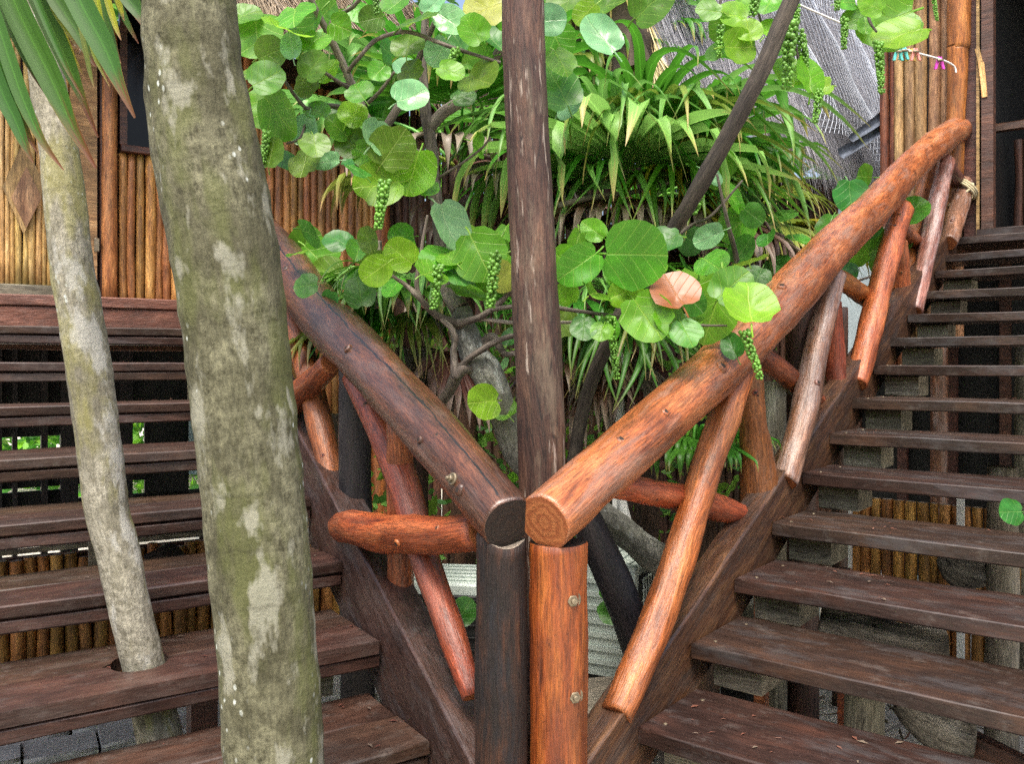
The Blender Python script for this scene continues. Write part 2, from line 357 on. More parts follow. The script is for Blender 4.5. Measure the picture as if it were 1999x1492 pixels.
M['cane_tan'] = wood('tan brown cane', (.2, .1, .04), (.42, .24, .11), (.56, .36, .18), .55, .05, grey=(.12, .055, .03), gamt=.5, crack=.4, vary=.3)
M['cane_red'] = wood('red brown cane', (.1, .032, .016), (.24, .075, .03), (.38, .15, .06), .5, .1, grey=(.08, .045, .035), gamt=.6, crack=.4, vary=.4)
M['cane_yellow'] = wood('yellow cane', (.42, .24, .075), (.68, .44, .15), (.8, .6, .27), .5, .05, crack=.2, vary=.18)
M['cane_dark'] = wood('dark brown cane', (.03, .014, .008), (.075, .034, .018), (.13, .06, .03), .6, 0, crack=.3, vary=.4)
M['stake'] = wood('golden log stake', (.2, .075, .015), (.42, .18, .04), (.58, .3, .09), .6, 0, grey=(.12, .06, .025), gamt=.5, crack=.7, vary=.25)
M['board_tan'] = wood('tan board', (.26, .15, .055), (.42, .26, .1), (.54, .36, .16), .6, 0, crack=.25, vary=.1)
M['frame_dark'] = wood('dark brown frame', (.035, .014, .01), (.085, .032, .02), (.15, .06, .035), .5, .1, crack=.3, vary=.1)
M['deck'] = wood('red brown deck board', (.11, .045, .03), (.19, .075, .048), (.27, .12, .08), .5, .05, crack=.5, vary=.1, iso=1.6, dust=.2, fibc=.45)
M['greywood'] = wood('pale grey timber', (.13, .115, .08), (.25, .225, .17), (.36, .34, .27), .8, 0, grey=(.1, .1, .07), gamt=.5, crack=.8, vary=.15)
M['drift'] = wood('grey driftwood', (.08, .07, .055), (.22, .2, .165), (.4, .38, .33), .85, 0, grey=(.05, .045, .04), gamt=.7, crack=1., vary=.1, freq=.8, bump=1.)
M['end_brown'] = end_mat('dark log end', (.012, .007, .005), (.025, .013, .008))
M['end_orange'] = end_mat('orange log end', (.3, .08, .022), (.46, .16, .05))
M['end_pale'] = end_mat('pale log end', (.24, .2, .16), (.36, .31, .25))
M['palm_big'] = bark('palm bark olive', (.055, .053, .03), (.15, .147, .094), (.27, .27, .215), (.1, .115, .035), .5, .9)
M['palm_thin'] = bark('palm bark pale', (.15, .14, .1), (.31, .295, .235), (.43, .43, .39), (.26, .25, .07), .5, 1.)
M['branch'] = wood('grey brown branch', (.07, .055, .04), (.17, .14, .11), (.28, .25, .2), .75, 0, grey=(.1, .085, .06), gamt=.5, crack=.3, vary=.2)
M['trunk'] = bark('sea grape bark', (.1, .1, .085), (.25, .25, .215), (.46, .48, .44), (.16, .17, .11), .5, .5, 3.)
M['stick'] = wood('dark grey stick', (.022, .017, .014), (.055, .043, .035), (.11, .09, .07), .7, 0, grey=(.14, .115, .085), gamt=.4, crack=.7, vary=0)
LEAF = [leafmat('leaf fresh', (.11, .38, .018), (.2, .42, .1), (.36, .58, .1), .5, .12),
        leafmat('leaf bright', (.22, .53, .02), (.25, .5, .1), (.45, .68, .1), .55, .1),
        leafmat('leaf sky sheen', (.25, .55, .24), (.35, .6, .4), (.45, .66, .36), .4, rough=.25),  # paleness is reflected sky put into the leaf colour
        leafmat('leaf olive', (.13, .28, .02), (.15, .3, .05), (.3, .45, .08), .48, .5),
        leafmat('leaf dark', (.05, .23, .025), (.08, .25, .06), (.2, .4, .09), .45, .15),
        leafmat('leaf dead', (.27, .08, .02), (.25, .1, .03), (.33, .13, .04), .2, .4),
        leafmat('leaf yellow', (.38, .42, .05), (.4, .45, .1), (.5, .5, .12), .45, .5)]
M['fruit'] = flat('green sea grape', (.13, .32, .035), .42, .35, 45)
M['frond_green'] = bladematerial('fan palm green', (.085, .29, .025), .97, (.35, .25, .08), trans=.4)
M['frond_pale'] = bladematerial('fan palm pale green', (.2, .46, .1), .97, (.4, .33, .12), trans=.35)
M['frond_yellow'] = bladematerial('fan palm yellow', (.36, .34, .03), .93, (.3, .16, .05), trans=.45)
M['frond_olive'] = bladematerial('palm olive yellow', (.22, .3, .045), .88, (.38, .27, .1), trans=.38)
M['frond_dead'] = bladematerial('dead palm leaf', (.17, .075, .05), .75, (.3, .23, .18), trans=.15)
M['frond_grey'] = bladematerial('dry grey palm leaf', (.17, .135, .1), .7, (.26, .21, .17), trans=.12)
M['strap_green'] = bladematerial('palm strap green', (.05, .16, .015), .78, (.15, .055, .018), (.3, .15, .02), trans=.35, vary=.15)
M['strap_yellow'] = bladematerial('palm strap yellow', (.42, .45, .03), .8, (.35, .2, .1), trans=.35, vary=.15)
M['straw'] = bladematerial('tan thatch straw', (.5, .39, .29), .9, (.55, .45, .35), trans=.05, vary=0)
M['straw_grey'] = bladematerial('lilac grey thatch straw', (.74, .74, .79), .9, (.74, .71, .72), trans=.1, vary=0)
M['thatch'] = flat('thatch mat', (.1, .075, .055), .95, .3, 60, .6)
M['thatch_pale'] = flat('pale thatch mat', (.5, .49, .53), .95, .2, 60, .5); M['net'] = flat('pale fishing net', (.6, .66, .75), .6, .1); M['net_dark'] = flat('folded net', (.12, .145, .19), .9, .5, 90, .8)
def sandmat():
    n = N('beach sand'); c = n.coord('object', False); a = n.noise(c, 1.3, 6, .6); f = n.noise(c, 90, 4, .7); g = n.noise(c, 9, 5, .65)
    col = n.ramp(a, (.3, (.5, .46, .38)), (.7, (.7, .66, .58))); col = n.mix(.5, col, n.ramp(f, (.25, .5), (.65, 1.)), 'MULTIPLY')
    col = n.mix(n.math('MULTIPLY', n.ramp(g, (.56, 0.), (.66, 1.)), .4), col, (.17, .13, .09))
    return n.done(col, .95, n.bump(n.math('ADD', f, n.math('MULTIPLY', g, 2.)), .6, .02))
M['sand'] = sandmat()
M['paver'] = flat('grey concrete paver', (.62, .62, .6), .9, .22, 40, .4)
M['plastic'] = flat('pale grey green enamel', (.5, .58, .53), .45, .1, 12); M['white'] = flat('white plastic', (.75, .76, .74), .4, .08, 12)
M['blue_sheet'] = flat('pale blue paint', (.36, .52, .58), .6, .1, 8)
M['pale_wall'] = flat('pale blue render', (.42, .52, .56), .8, .12, 10)
M['black'] = flat('black grille and shade', (.007, .008, .008), .5, .3, 30); M['cord'] = flat('white cord', (.72, .72, .7), .7, .1)  # black also paints shade under the floors and inside the doorway
M['steel'] = flat('rusty galvanised bolt', (.3, .25, .17), .5, .4, 90, .3, .6)
M['rope'] = flat('cream rope', (.55, .48, .3), .85, .25, 120, .5)
def glassmat():
    n = N('dark window pane'); n.b.inputs['IOR'].default_value = 1.45
    return n.done((.004, .005, .006), .1, spec=.25)
M['glass'] = glassmat()
for nm, c in (('yellow', (.75, .55, .12)), ('magenta', (.7, .06, .5)), ('teal', (.12, .62, .55)), ('salmon', (.8, .3, .25))): M['peg_'+nm] = flat(nm+' plastic', c, .4, .05)

# ================================================================== SETTING
Z = Vector((0, 0, 1))
def ground():
    mb = MB(); n = 70; S = 70
    def gx(i): u = i/n*2-1; return S*u*abs(u)**1.2
    for j in range(n+1):
        for i in range(n+1):
            x, y = gx(i), gx(j)+6
            mb.vert((x, y, .035*noise.noise(Vector((x*.7, y*.7, 3)))-.03))
    for j in range(n):
        for i in range(n):
            a = j*(n+1)+i; mb.face((a, a+1, a+n+2, a+n+1))
    tag(mb.build('ground', M['sand']), 'pale beach sand under and around the two staircases', kind='structure')
ground()

# ------------------------------------------------------------------ left staircase
LP = Vector((-.2331, 2.4916, EYE-1.0843)); LS = Vector((-.1898, .3313, .1805)); LT = Vector((-.837, -.547, 0)); LN = Vector((-.547, .837, 0))
RP = Vector((.3619, 2.5015, EYE-1.0503)); RS = Vector((.2086, .2705, .1472)); RT = Vector((.784, -.621, 0)); RN = Vector((.621, .784, 0))
railL = Upright((LP.x-LT.x*.065, LP.y-LT.y*.065), (LS.x, LS.y), -1)       # vertical plane of the left railing
railR = Upright((RP.x-RT.x*.05, RP.y-RT.y*.05), (RS.x, RS.y))
stairL = thing('wooden_staircase', 'left staircase of red brown double planks with a palm trunk growing through a tread', 'staircase', (LP.x, LP.y, 0), 'staircases meeting at the corner posts')
def notch_plank(mb, o, A, D, L, W, T, cx, hw, seed):
    """plank with a rounded bite out of its back edge, centred cx along, half width hw"""
    pts = [(0, 0), (0, W)]
    for k in range(13):
        a = math.pi*k/12; pts.append((cx-hw*math.cos(a)*(1+.35*(k == 0)), W-.085*math.sin(a)**.8))
    pts += [(L, W), (L, 0)]
    top = [mb.vert(Vector(o)+A*t+D*w, (w, 0, t+seed)) for t, w in pts]; bot = [mb.vert(Vector(o)+A*t+D*w-Z*T, (w, -T, t+seed)) for t, w in pts]
    ctr = [(pts[i], i) for i in range(len(pts))]
    # fan strips against the front edge keep the concave outline
    ft = [mb.vert(Vector(o)+A*t, (0, 0, t+seed)) for t, w in pts]; fb = [mb.vert(Vector(o)+A*t-Z*T, (0, -T, t+seed)) for t, w in pts]
    for i in range(1, len(pts)-2):
        mb.face((ft[i], ft[i+1], top[i+1], top[i]), 0, False); mb.face((fb[i], bot[i], bot[i+1], fb[i+1]), 0, False)
        mb.face((top[i], top[i+1], bot[i+1], bot[i]), 0, False); mb.face((ft[i], fb[i], fb[i+1], ft[i+1]), 0, False)
    i, j = 1, len(pts)-2
    mb.face((ft[i], top[i], bot[i], fb[i]), 0, False); mb.face((ft[j], fb[j], bot[j], top[j]), 0, False)
for i in range(8):
    o = LP+LS*i; tr = thing('tread', None, None, o); tr.parent = stairL; tr.matrix_basis = Matrix.Translation(o-stairL.location)
    L = 2.1+.05*i; w = .215; j = .006*math.sin(i*2.3)
    front = o+LT*(.004+j)
    if i == 1:
        mb = MB(); notch_plank(mb, front, LT, LN, L, w, .042, .69, .08, 3.3); mb.build('plank', M['tread_left'], tr)
        mb = MB(); notch_plank(mb, o+LN*(2*w+.012)-Z*.003+LT*L, -LT, -LN, L, w, .042, L-.69, .08, 5.1); mb.build('plank', M['tread_left'], tr)
    else:
        plank('plank', M['tread_left'], tr, front, LT, LN, Z, L, w, .042, seed=i*3+1, n=16, wob=.004)
        plank('plank', M['tread_left'], tr, o+LN*(w+.012)-Z*(.003+.004*(i % 2))+LT*.002, LT, LN, Z, L, w, .042, seed=i*3+2, n=16, wob=.004)
    if i == 1:
        plank('lower_plank', M['tread_left'], tr, o+LN*.006-Z*.046+LT*.006, LT, LN, Z, L, .14, .042, seed=i*3+3, n=16, wob=.004)
    else:
        plank('lower_plank', M['tread_left'], tr, o+LN*.006-Z*.046+LT*.006, LT, LN, Z, L, 2*w, .042, seed=i*3+3, n=16, wob=.004)
    for q, mat in ((.16, 'greywood'), (1.35, 'greywood')):
        c = o+LT*q+LN*.24-Z*(.09+.055)
        if (c-LP).length > 0 and i < 7: box('support_block', M[mat], stairL, c, .10, .2, .11, LT)
def stringer(name, mat, parent, P, S, T, i0, i1, up, w, h, n=26, wob=.006, seed=1):
    """plank standing on edge beside the tread ends; T points from the stringer to the treads"""
    mb = MB(); rows = []; b = .008; D = S.normalized()
    Un = (Z-D*D.dot(Z)).normalized()
    prof = [(0-b, 0), (-w+b, 0), (-w, -b), (-w, -h+b), (-w+b, -h), (-b, -h), (0, -h+b), (0, -b)]
    for k in range(n+1):
        i = lerp(i0, i1, k/n); o = P+S*i+Z*up; r = []
        for j, (a, z) in enumerate(prof):
            wv = wob*noise.noise(Vector((i*1.3, j*.9, seed)))*2
            r.append(mb.vert(o+T*(a-.004+wv*.6)+Un*(z+wv), (a, z, i*S.length+seed)))
        rows.append(r)
    for k in range(n):
        for j in range(8): mb.face((rows[k][j], rows[k][(j+1) % 8], rows[k+1][(j+1) % 8], rows[k+1][j]), 0, j in (1, 3, 5, 7))
    mb.face(tuple(reversed(rows[0])), 0, False); mb.face(tuple(rows[-1]), 0, False); fix(mb)
    return mb.build(name, M[mat], parent)
stringer('stringer', 'stringer_l', stairL, LP, LS, LT, -2.4, 8.1, .15, .125, .33, seed=2)
stringer('inner_stringer', 'greywood', stairL, LP+LT*1.42, LS, LT, -2.2, 7.6, -.16, .1, .16, seed=4)
for t, i in ((.28, 1.4), (1.35, .4)):
    p = LP+LS*i+LT*t+LN*.2
    log('support_post', [(p.x, p.y, -.05, .055), (p.x+.01, p.y, p.z-.2, .05)], [M['greywood'], M['end_pale']], stairL, seed=i)
p = U(395, 1400, 3.05); box('support_post', M['frame_dark'], stairL, (p.x, p.y, .25), .09, .07, .6, LT)

# ------------------------------------------------------------------ right staircase
stairR = thing('wooden_staircase', 'right staircase of single dark brown slabs climbing to the dark doorway', 'staircase', (RP.x, RP.y, 0), 'staircases meeting at the corner posts')
for i in range(13):
    o = RP+RS*i+Z*.006*math.sin(i*1.9)
    plank('tread', M['tread_right'], stairR, o+RT*(.012*math.sin(i*3.1)), RT, RN, Z, 1.75, .385, .05, seed=i+20, n=18, wob=.004, bev=.005)
    for q, w_ in ((.05, .07), (.055, .3), (1.22, .09), (1.21, .29)):
        c = o+RT*q+RN*w_+Z*.0015; log('screw', [(*(c-Z*.004), .0062), (*c, .006)], [M['steel'], M['steel']], [x for x in stairR.children if x.name.startswith('tread')][-1], n=2, seg=8, lump=0)
    for q, sx in ((.11, .16), (1.2, .12)):
        if i < 12: box('support_block', M['greywood'], stairR, o+RT*q+RN*.2-Z*(.056+.05), sx, .2, .1, RT)
for i, z in ((13, 0), (13.4, .06)):
    o = RP+RS*13+Z*z+RN*(.12 if z else 0); plank('landing_plank', M['tread_right'], stairR, o+RT*(.1 if z else 0), RT, RN, Z, 1.9, .28, .055, seed=40+i, n=8)
stringer('stringer', 'stringer_r', stairR, RP, RS, RT, -3.2, 13.2, .1, .1, .26, n=34, wob=.009, seed=6)
for t, i, r in ((.42, 1.35, .062), (.62, 5.2, .06), (.55, 9, .06)):
    p = RP+RS*i+RT*t+RN*.25
    log('support_post', [(p.x, p.y, -.05, r*1.1), (p.x+.01, p.y, p.z-.16, r)], [M['greywood'], M['end_pale']], stairR, seed=i)
for px in (1487, 1650):
    p = U(px, 1400, 3.5); box('support_post', M['redwood'], stairR, (p.x, p.y, .42), .045, .045, .9, RT)
# gnarled driftwood that carries the slabs from below
for nm, pts in (('driftwood_beam', [(1600, 1215, 3.25, 75), (1680, 1235, 3.2, 62), (1760, 1255, 3.15, 66), (1850, 1265, 3.1, 74)]),
                ('driftwood_beam', [(1755, 1370, 2.95, 40), (1800, 1405, 2.92, 70), (1850, 1430, 2.9, 92), (1900, 1445, 2.88, 62)]),
                ('driftwood_beam', [(1845, 1075, 3.95, 50), (1885, 1105, 3.9, 78), (1925, 1115, 3.88, 52), (1938, 1085, 3.86, 40)])):
    log(nm, [(*U(a, b, d), w*d/FPX/2) for a, b, d, w in pts], [M['drift'], M['drift']], stairR, seed=pts[0][0], lump=.32, n=22, seg=18)
plank('brace_board', M['frame_dark'], stairR, U(1880, 1425, 2.9), U(2010, 1490, 2.75)-U(1880, 1425, 2.9), RN, Z, .6, .05, .12, n=4)

# ------------------------------------------------------------------ railings
def rlog(name, pl, pts, mat, parent, end='end_orange', **k):
    """pts: (px, py, width px, offset from the railing plane)"""
    q = []
    for px, py, w, off in pts:
        p = pl.p(px, py, off); q.append((*p, w*p.y/FPX/2))
    o = log(name, q, [M[mat], M[end]], parent, **k)
    for _ in range(rnd.randrange(1, 4) if name != 'handrail' else 7):
        i = rnd.randrange(len(q)-1); t = rnd.uniform(.15, .85); a, b = Vector(q[i][:3]), Vector(q[i+1][:3]); r = lerp(q[i][3], q[i+1][3], t); c = lerp(a, b, t); ax = (b-a).normalized()
        v = (Vector((0, 0, EYE))-c).normalized(); v = (v-ax*v.dot(ax)).normalized(); v = (v+ax.cross(v)*rnd.uniform(-.8, .8)).normalized(); s = r*rnd.uniform(.13, .24)
        log('knot', [(*(c+v*r*.8), s*1.25), (*(c+v*r*.99), s*1.1), (*(c+v*(r*1.0+s*rnd.uniform(.1, .45))), s*.8)], [M[mat], M['end_brown']], o, n=5, seg=10, lump=.15, bev=.25, seed=rnd.random()*9)
    return o
# negative offsets come nearer, towards the treads
railingL = thing('log_railing', 'left log railing with brown cracked handrail and dark charred corner post', 'railing', railL.p(980, 1400, 0)*1, 'log railings meeting at the corner')
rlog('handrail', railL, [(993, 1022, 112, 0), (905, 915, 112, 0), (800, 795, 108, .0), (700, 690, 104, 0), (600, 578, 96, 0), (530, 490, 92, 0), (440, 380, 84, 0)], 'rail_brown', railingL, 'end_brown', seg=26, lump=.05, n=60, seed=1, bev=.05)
d0 = railL.dep(980)
def post(name, px, top, wpx, d, mat, end, parent, seed, lean=0, notch=None):
    a = U(px, top, d); r = wpx*d/FPX/2
    mb = MB(); add_tube(mb, [(a.x+lean, a.y, -.1, r*1.05), (a.x+lean*.5, a.y, a.z*.5, r*1.02), (a.x, a.y, a.z, r)], n=26, seg=28, lump=.035, bev=.04, seed=seed)
    if notch:
        for i, (v, g) in enumerate(zip(mb.v, mb.g)):
            if v[2] > a.z-.03: mb.v[i] = (v[0], v[1], v[2]-notch*max(0, 1-((v[0]-a.x-r*.25)/(r*.95))**2)+.012)
    return mb.build(name, [M[mat], M[end]], parent)
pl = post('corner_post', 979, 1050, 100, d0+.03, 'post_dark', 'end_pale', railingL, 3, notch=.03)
rlog('brace', railL, [(664, 1032, 52, -.06), (690, 1030, 68, -.06), (760, 1042, 74, -.05), (850, 1046, 74, -.03), (938, 1040, 76, -.0)], 'orange', railingL, seed=5, lump=.08, n=26, seg=20, bev=.3)
rlog('baluster', railL, [(690, 735, 44, .03), (745, 840, 58, .03), (790, 950, 62, .02), (830, 1090, 58, .0), (880, 1230, 56, -.01), (922, 1362, 42, -.01)], 'redwood', railingL, seed=6, lump=.05, n=30, seg=18)
rlog('baluster', railL, [(562, 590, 44, -.01), (600, 720, 48, -.01), (630, 850, 50, 0), (652, 965, 44, 0)], 'redwood', railingL, seed=7, n=24, seg=18)
rlog('brace', railL, [(545, 812, 56, -.05), (590, 765, 54, -.05), (645, 712, 44, -.02)], 'redwood', railingL, seed=8, lump=.08, n=18, seg=18)
dp = railL.dep(690)+.12
a = U(684, 700, dp); log('baluster_post', [(U(700, 0, dp).x, dp, -.1, .068), (U(696, 0, dp).x, dp, 1.0, .066), (a.x+.01, dp, a.z, .055)], [M['dark_blue'], M['dark_blue']], railingL, seed=9, n=20, seg=20)
dp = railL.dep(790)+.1
log('baluster_post', [(U(788, 0, dp).x, dp, -.1, .05), (U(780, 900, dp).x, dp, U(0, 800, dp).z, .045)], [M['redwood'], M['end_orange']], railingL, seed=11, n=16)
def bolt(parent, p, nrm, s=.02):
    nrm = Vector(nrm).normalized(); p = Vector(p)
    mb = MB(); a = [(*(p-nrm*.004), s), (*(p+nrm*.004), s)]
    add_tube(mb, a, n=2, seg=18, lump=0, bev=.05, mc=0); add_tube(mb, [(*(p+nrm*.004), s*.62), (*(p+nrm*.014), s*.6)], n=2, seg=6, lump=0, bev=.08, mc=0)
    add_tube(mb, [(*(p+nrm*.013), s*.3), (*(p+nrm*.022), s*.28)], n=2, seg=12, lump=0, bev=.1, mc=0)
    return mb.build('bolt', M['steel'], parent)
_a, _b = railL.p(905, 915), railL.p(993, 1022); _x = (_b-_a).normalized(); _c = lerp(_a, _b, .3); _v = (Vector((0, 0, EYE))-_c).normalized(); _v = (_v-_x*_v.dot(_x)).normalized(); _w = _x.cross(_v); _w = _w if _w.z < 0 else -_w
_v = (_v*.84+_w*.5).normalized(); bolt([c for c in railingL.children if c.name.startswith('handrail')][0], _c+_v*(112*_c.y/FPX/2*.99), _v, .017)

railingR = thing('log_railing', 'right log railing with long orange handrail and bolted orange corner post', 'railing', railR.p(1092, 1400, 0)*1, 'log railings meeting at the corner')
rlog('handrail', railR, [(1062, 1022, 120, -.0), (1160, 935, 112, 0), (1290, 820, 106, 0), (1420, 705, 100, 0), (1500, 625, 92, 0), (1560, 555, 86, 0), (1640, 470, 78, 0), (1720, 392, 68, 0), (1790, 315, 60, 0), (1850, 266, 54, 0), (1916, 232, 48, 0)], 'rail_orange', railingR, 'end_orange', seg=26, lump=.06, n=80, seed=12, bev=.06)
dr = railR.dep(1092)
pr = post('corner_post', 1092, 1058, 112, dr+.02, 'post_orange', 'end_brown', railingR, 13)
for px, py in ((1116, 1172), (1120, 1360)): bolt(pr, U(px, py, dr+.02-.058), (.32, -.95, 0), .0255)
bolt([c for c in railingR.children if c.name.startswith('handrail')][0], U(1146, 966, railR.dep(1146)-.085), (-.1, -.9, -.4), .018)
O = 'orange'
for spec in (
    ('baluster', [(1205, 1398, 66, -.02), (1270, 1245, 66, -.02), (1335, 1060, 64, -.02), (1400, 860, 62, -.02), (1450, 712, 52, -.02)], O, 14),
    ('baluster_post', [(1483, 988, 76, .03), (1478, 900, 62, .03), (1470, 800, 52, .03), (1462, 705, 44, .03)], 'redwood', 15),
    ('brace', [(1195, 948, 48, .05), (1290, 965, 52, .05), (1400, 990, 52, .05), (1470, 1012, 34, .04)], O, 16),
    ('baluster', [(1532, 942, 52, -.03), (1565, 820, 52, -.03), (1595, 680, 50, -.03), (1630, 535, 44, -.03)], 'greyred', 17),
    ('brace', [(1470, 685, 46, .06), (1530, 730, 44, .05), (1580, 772, 42, .05), (1618, 803, 34, .05)], 'redwood', 18),
    ('baluster_post', [(1634, 782, 42, .03), (1630, 690, 40, .03), (1625, 590, 36, .03)], 'redwood', 19),
    ('baluster', [(1672, 752, 42, -.03), (1705, 620, 46, -.03), (1735, 500, 46, -.03), (1762, 405, 40, -.03)], O, 20),
    ('brace', [(1630, 540, 36, .05), (1690, 580, 36, .05), (1755, 630, 32, .05)], O, 21),
    ('baluster_post', [(1762, 622, 36, .03), (1760, 550, 34, .03), (1755, 470, 30, .03)], O, 22),
    ('baluster', [(1785, 608, 30, -.03), (1810, 500, 34, -.03), (1830, 400, 34, -.03), (1848, 312, 30, -.03)], 'greyred', 23),
    ('baluster', [(1750, 600, 36, .1), (1790, 440, 38, .1), (1822, 310, 34, .1)], O, 24),
    ('brace', [(1755, 440, 30, .06), (1790, 475, 28, .06), (1825, 510, 26, .06)], 'redwood', 25),
    ('baluster', [(1852, 475, 32, -.05), (1880, 380, 34, -.05), (1912, 262, 32, -.05)], 'greyred', 26),
    ('brace', [(1846, 322, 34, .0), (1882, 378, 34, .0), (1914, 430, 28, .0)], 'frame_dark', 27)):
    rlog(spec[0], railR, spec[1], spec[2], railingR, seed=spec[3], lump=.085, n=38, seg=20)
for px, y0, w, mat, dd, sd in ((1565, 545, 62, 'frame_dark', .22, 28), (1512, 745, 46, 'greywood', .3, 29), (1640, 600, 30, 'frame_dark', .25, 30)):
    dp = railR.dep(px)+dd; a = U(px, y0, dp); r = w*dp/FPX/2
    log('rear_post', [(a.x, dp, -.1, r*1.05), (a.x, dp, a.z*.5, r), (a.x, dp, a.z, r)], [M[mat], M[mat]], railingR, seed=sd)
# rope lashing on the crossed braces
c = railR.p(1880, 376, -.05)
mb = MB()
for k in range(7):
    a = 2.3+k*.05; pts = []
    for j in range(13):
        w = 2*math.pi*j/12; pts.append((c.x+.075*math.cos(w)*math.cos(.6)+.01*k-.03, c.y+.075*math.sin(w), c.z-.03+k*.011+.06*math.cos(w)*(1 if k < 4 else -1), .0085))
    add_tube(mb, pts, n=20, seg=6, lump=0, caps=False)
tag(mb.build('rope_lashing', M['rope']), 'cream rope binding the crossed braces by the doorway', 'rope')

# tall pole behind the corner
pole = [(1022, -160, 78), (1020, 0, 82), (1030, 250, 86), (1042, 500, 88), (1053, 740, 92), (1060, 930, 94), (1066, 1200, 94)]
dpo = 2.52
pts = [(*U(a, b, dpo), w*dpo/FPX/2) for a, b, w in reversed(pole)]; pts = [(pts[0][0], dpo, -.1, pts[0][3])]+pts
tag(log('tall_pole', pts, [M['pole'], M['end_brown']], None, seg=24, lump=.035, n=50, seed=31), 'tall weathered purple brown pole rising behind the corner posts', 'pole')
tag(log('leaning_stick', [(*U(a, b, d), w*d/FPX/2) for a, b, w, d in ((1580, -80, 32, 2.8), (1524, 50, 33, 2.85), (1474, 165, 35, 2.9), (1402, 300, 33, 3.0), (1345, 400, 32, 3.1), (1296, 480, 28, 3.2), (1200, 640, 28, 3.35), (1120, 900, 26, 3.6), (1080, 1500, 26, 3.7))], [M['stick'], M['stick']], None, seg=14, lump=.08, n=50, seed=32), 'dark grey bent stick leaning up to the right in front of the fan palm', 'stick')
tag(log('leaning_post', [(*U(a, b, 3.0), w*3.0/FPX/2) for a, b, w in ((1330, 1500, 70), (1262, 1300, 70), (1205, 1150, 70), (1120, 960, 64))], [M['dark_blue'], M['dark_blue']], None, seg=18, seed=33, n=20), 'black leaning post behind the right corner post', 'post')

# ================================================================== HUTS
def cane_mesh(name, L, r, mats, seed, n=9, seg=8, bend=.012, lump=.05):
    mb = MB(); b1, b2 = rnd.uniform(-bend, bend), rnd.uniform(-bend, bend)
    add_tube(mb, [(0, 0, 0, r), (b1, 0, L*.33, r*rnd.uniform(.95, 1.08)), (b2, 0, L*.66, r*rnd.uniform(.95, 1.05)), (0, 0, L, r*rnd.uniform(.88, 1))], n=n, seg=seg, lump=lump, bev=.12, seed=seed, mc=len(mats)-1)
    return mb.mesh(name, mats)
def cane_row(parent, wall, t0, t1, z0, z1, r, mats, off=0, name='cane', nvar=6, gap=.97, ztop=None, jit=.004, lump=.05, skip=None):
    L = z1-z0; ms = [cane_mesh(name, L, r, mats, k+rnd.random()*9, lump=lump) for k in range(nvar)]
    t = t0; k = 0
    while t < t1:
        s = rnd.uniform(.82, 1.18); t += r*s*gap
        if not (skip and skip(t)):
            zs = 1 if ztop is None else (ztop(t)-z0)/L
            p = wall.at(t, z0, off+rnd.uniform(-jit, jit))
            put(name, ms[k % nvar], parent, Matrix.Translation(p) @ Matrix.Rotation(rnd.uniform(0, 6.28), 4, 'Z') @ Matrix.Diagonal((s, s, zs, 1)))
        t += r*s*gap; k += 1
def straw_roof(name, parent, mat, A, B, up, n_rows, rowlen, dens, slen, lean=.12, fringe=True, w=.006, r=rnd):
    """rows of hanging straws over a slope; A-B is the eave, up the slope direction"""
    mb = MB(); A, B, up = Vector(A), Vector(B), Vector(up).normalized(); al = (B-A); Lg = al.length; al.normalize(); nrm = al.cross(up).normalized()
    if nrm.z < 0: nrm = -nrm
    for k in range(n_rows):
        cnt = int(Lg*dens)
        for i in range(cnt):
            p = A+al*(r.random()*Lg)+up*(k*rowlen+r.uniform(-.5, .5)*rowlen)+nrm*(.03+r.random()*.03)
            dr = (-up+al*r.gauss(0, lean)+nrm*r.uniform(-.02, .10)).normalized(); ln = slen*r.uniform(.55, 1.15); ww = w*r.uniform(.6, 1.4)
            if k == 0 and fringe: dr = (dr+Vector((0, 0, -.5))).normalized()
            sd = dr.cross(nrm).normalized(); tw = r.uniform(.4, 1.)
            sd = (sd*tw+nrm*(1-tw)).normalized()
            ids = []
            for j in range(3):
                s = j/2; q = p+dr*ln*s+Vector((0, 0, -.06*s*s*ln)); wj = ww*(1-.75*s); h = r.random()
                ids.append((mb.vert(q-sd*wj, (-1+h*.5, h*40, s*.8)), mb.vert(q+sd*wj, (1-h*.5, h*40, s*.8))))
            for j in range(2): mb.face((ids[j][0], ids[j][1], ids[j+1][1], ids[j+1][0]))
    return tag(mb.build(name, mat, parent), None, kind='stuff')
def slab(name, mat, parent, corners, th):
    """thick sheet under four top corners"""
    mb = MB(); c = [Vector(q) for q in corners]; nn = (c[1]-c[0]).cross(c[3]-c[0]).normalized()
    if nn.z < 0: nn = -nn
    N_ = 14; T = []; Bm = []
    for j in range(N_+1):
        for i in range(N_+1):
            u, v = i/N_, j/N_; p = lerp(lerp(c[0], c[1], u), lerp(c[3], c[2], u), v); T.append(mb.vert(p+nn*.025*noise.noise(p*3), p)); 
    for j in range(N_+1):
        for i in range(N_+1):
            u, v = i/N_, j/N_; p = lerp(lerp(c[0], c[1], u), lerp(c[3], c[2], u), v); Bm.append(mb.vert(p-nn*th, p))
    q = N_+1
    for j in range(N_):
        for i in range(N_):
            a = j*q+i; mb.face((T[a], T[a+1], T[a+q+1], T[a+q])); mb.face((Bm[a], Bm[a+q], Bm[a+q+1], Bm[a+1]))
    for i in range(N_):
        for a, b in ((i, i+1), (N_*q+i, N_*q+i+1), (i*q, i*q+q), (i*q+N_, i*q+q+N_)): mb.face((T[a], T[b], Bm[b], Bm[a]))
    return mb.build(name, mat, parent)

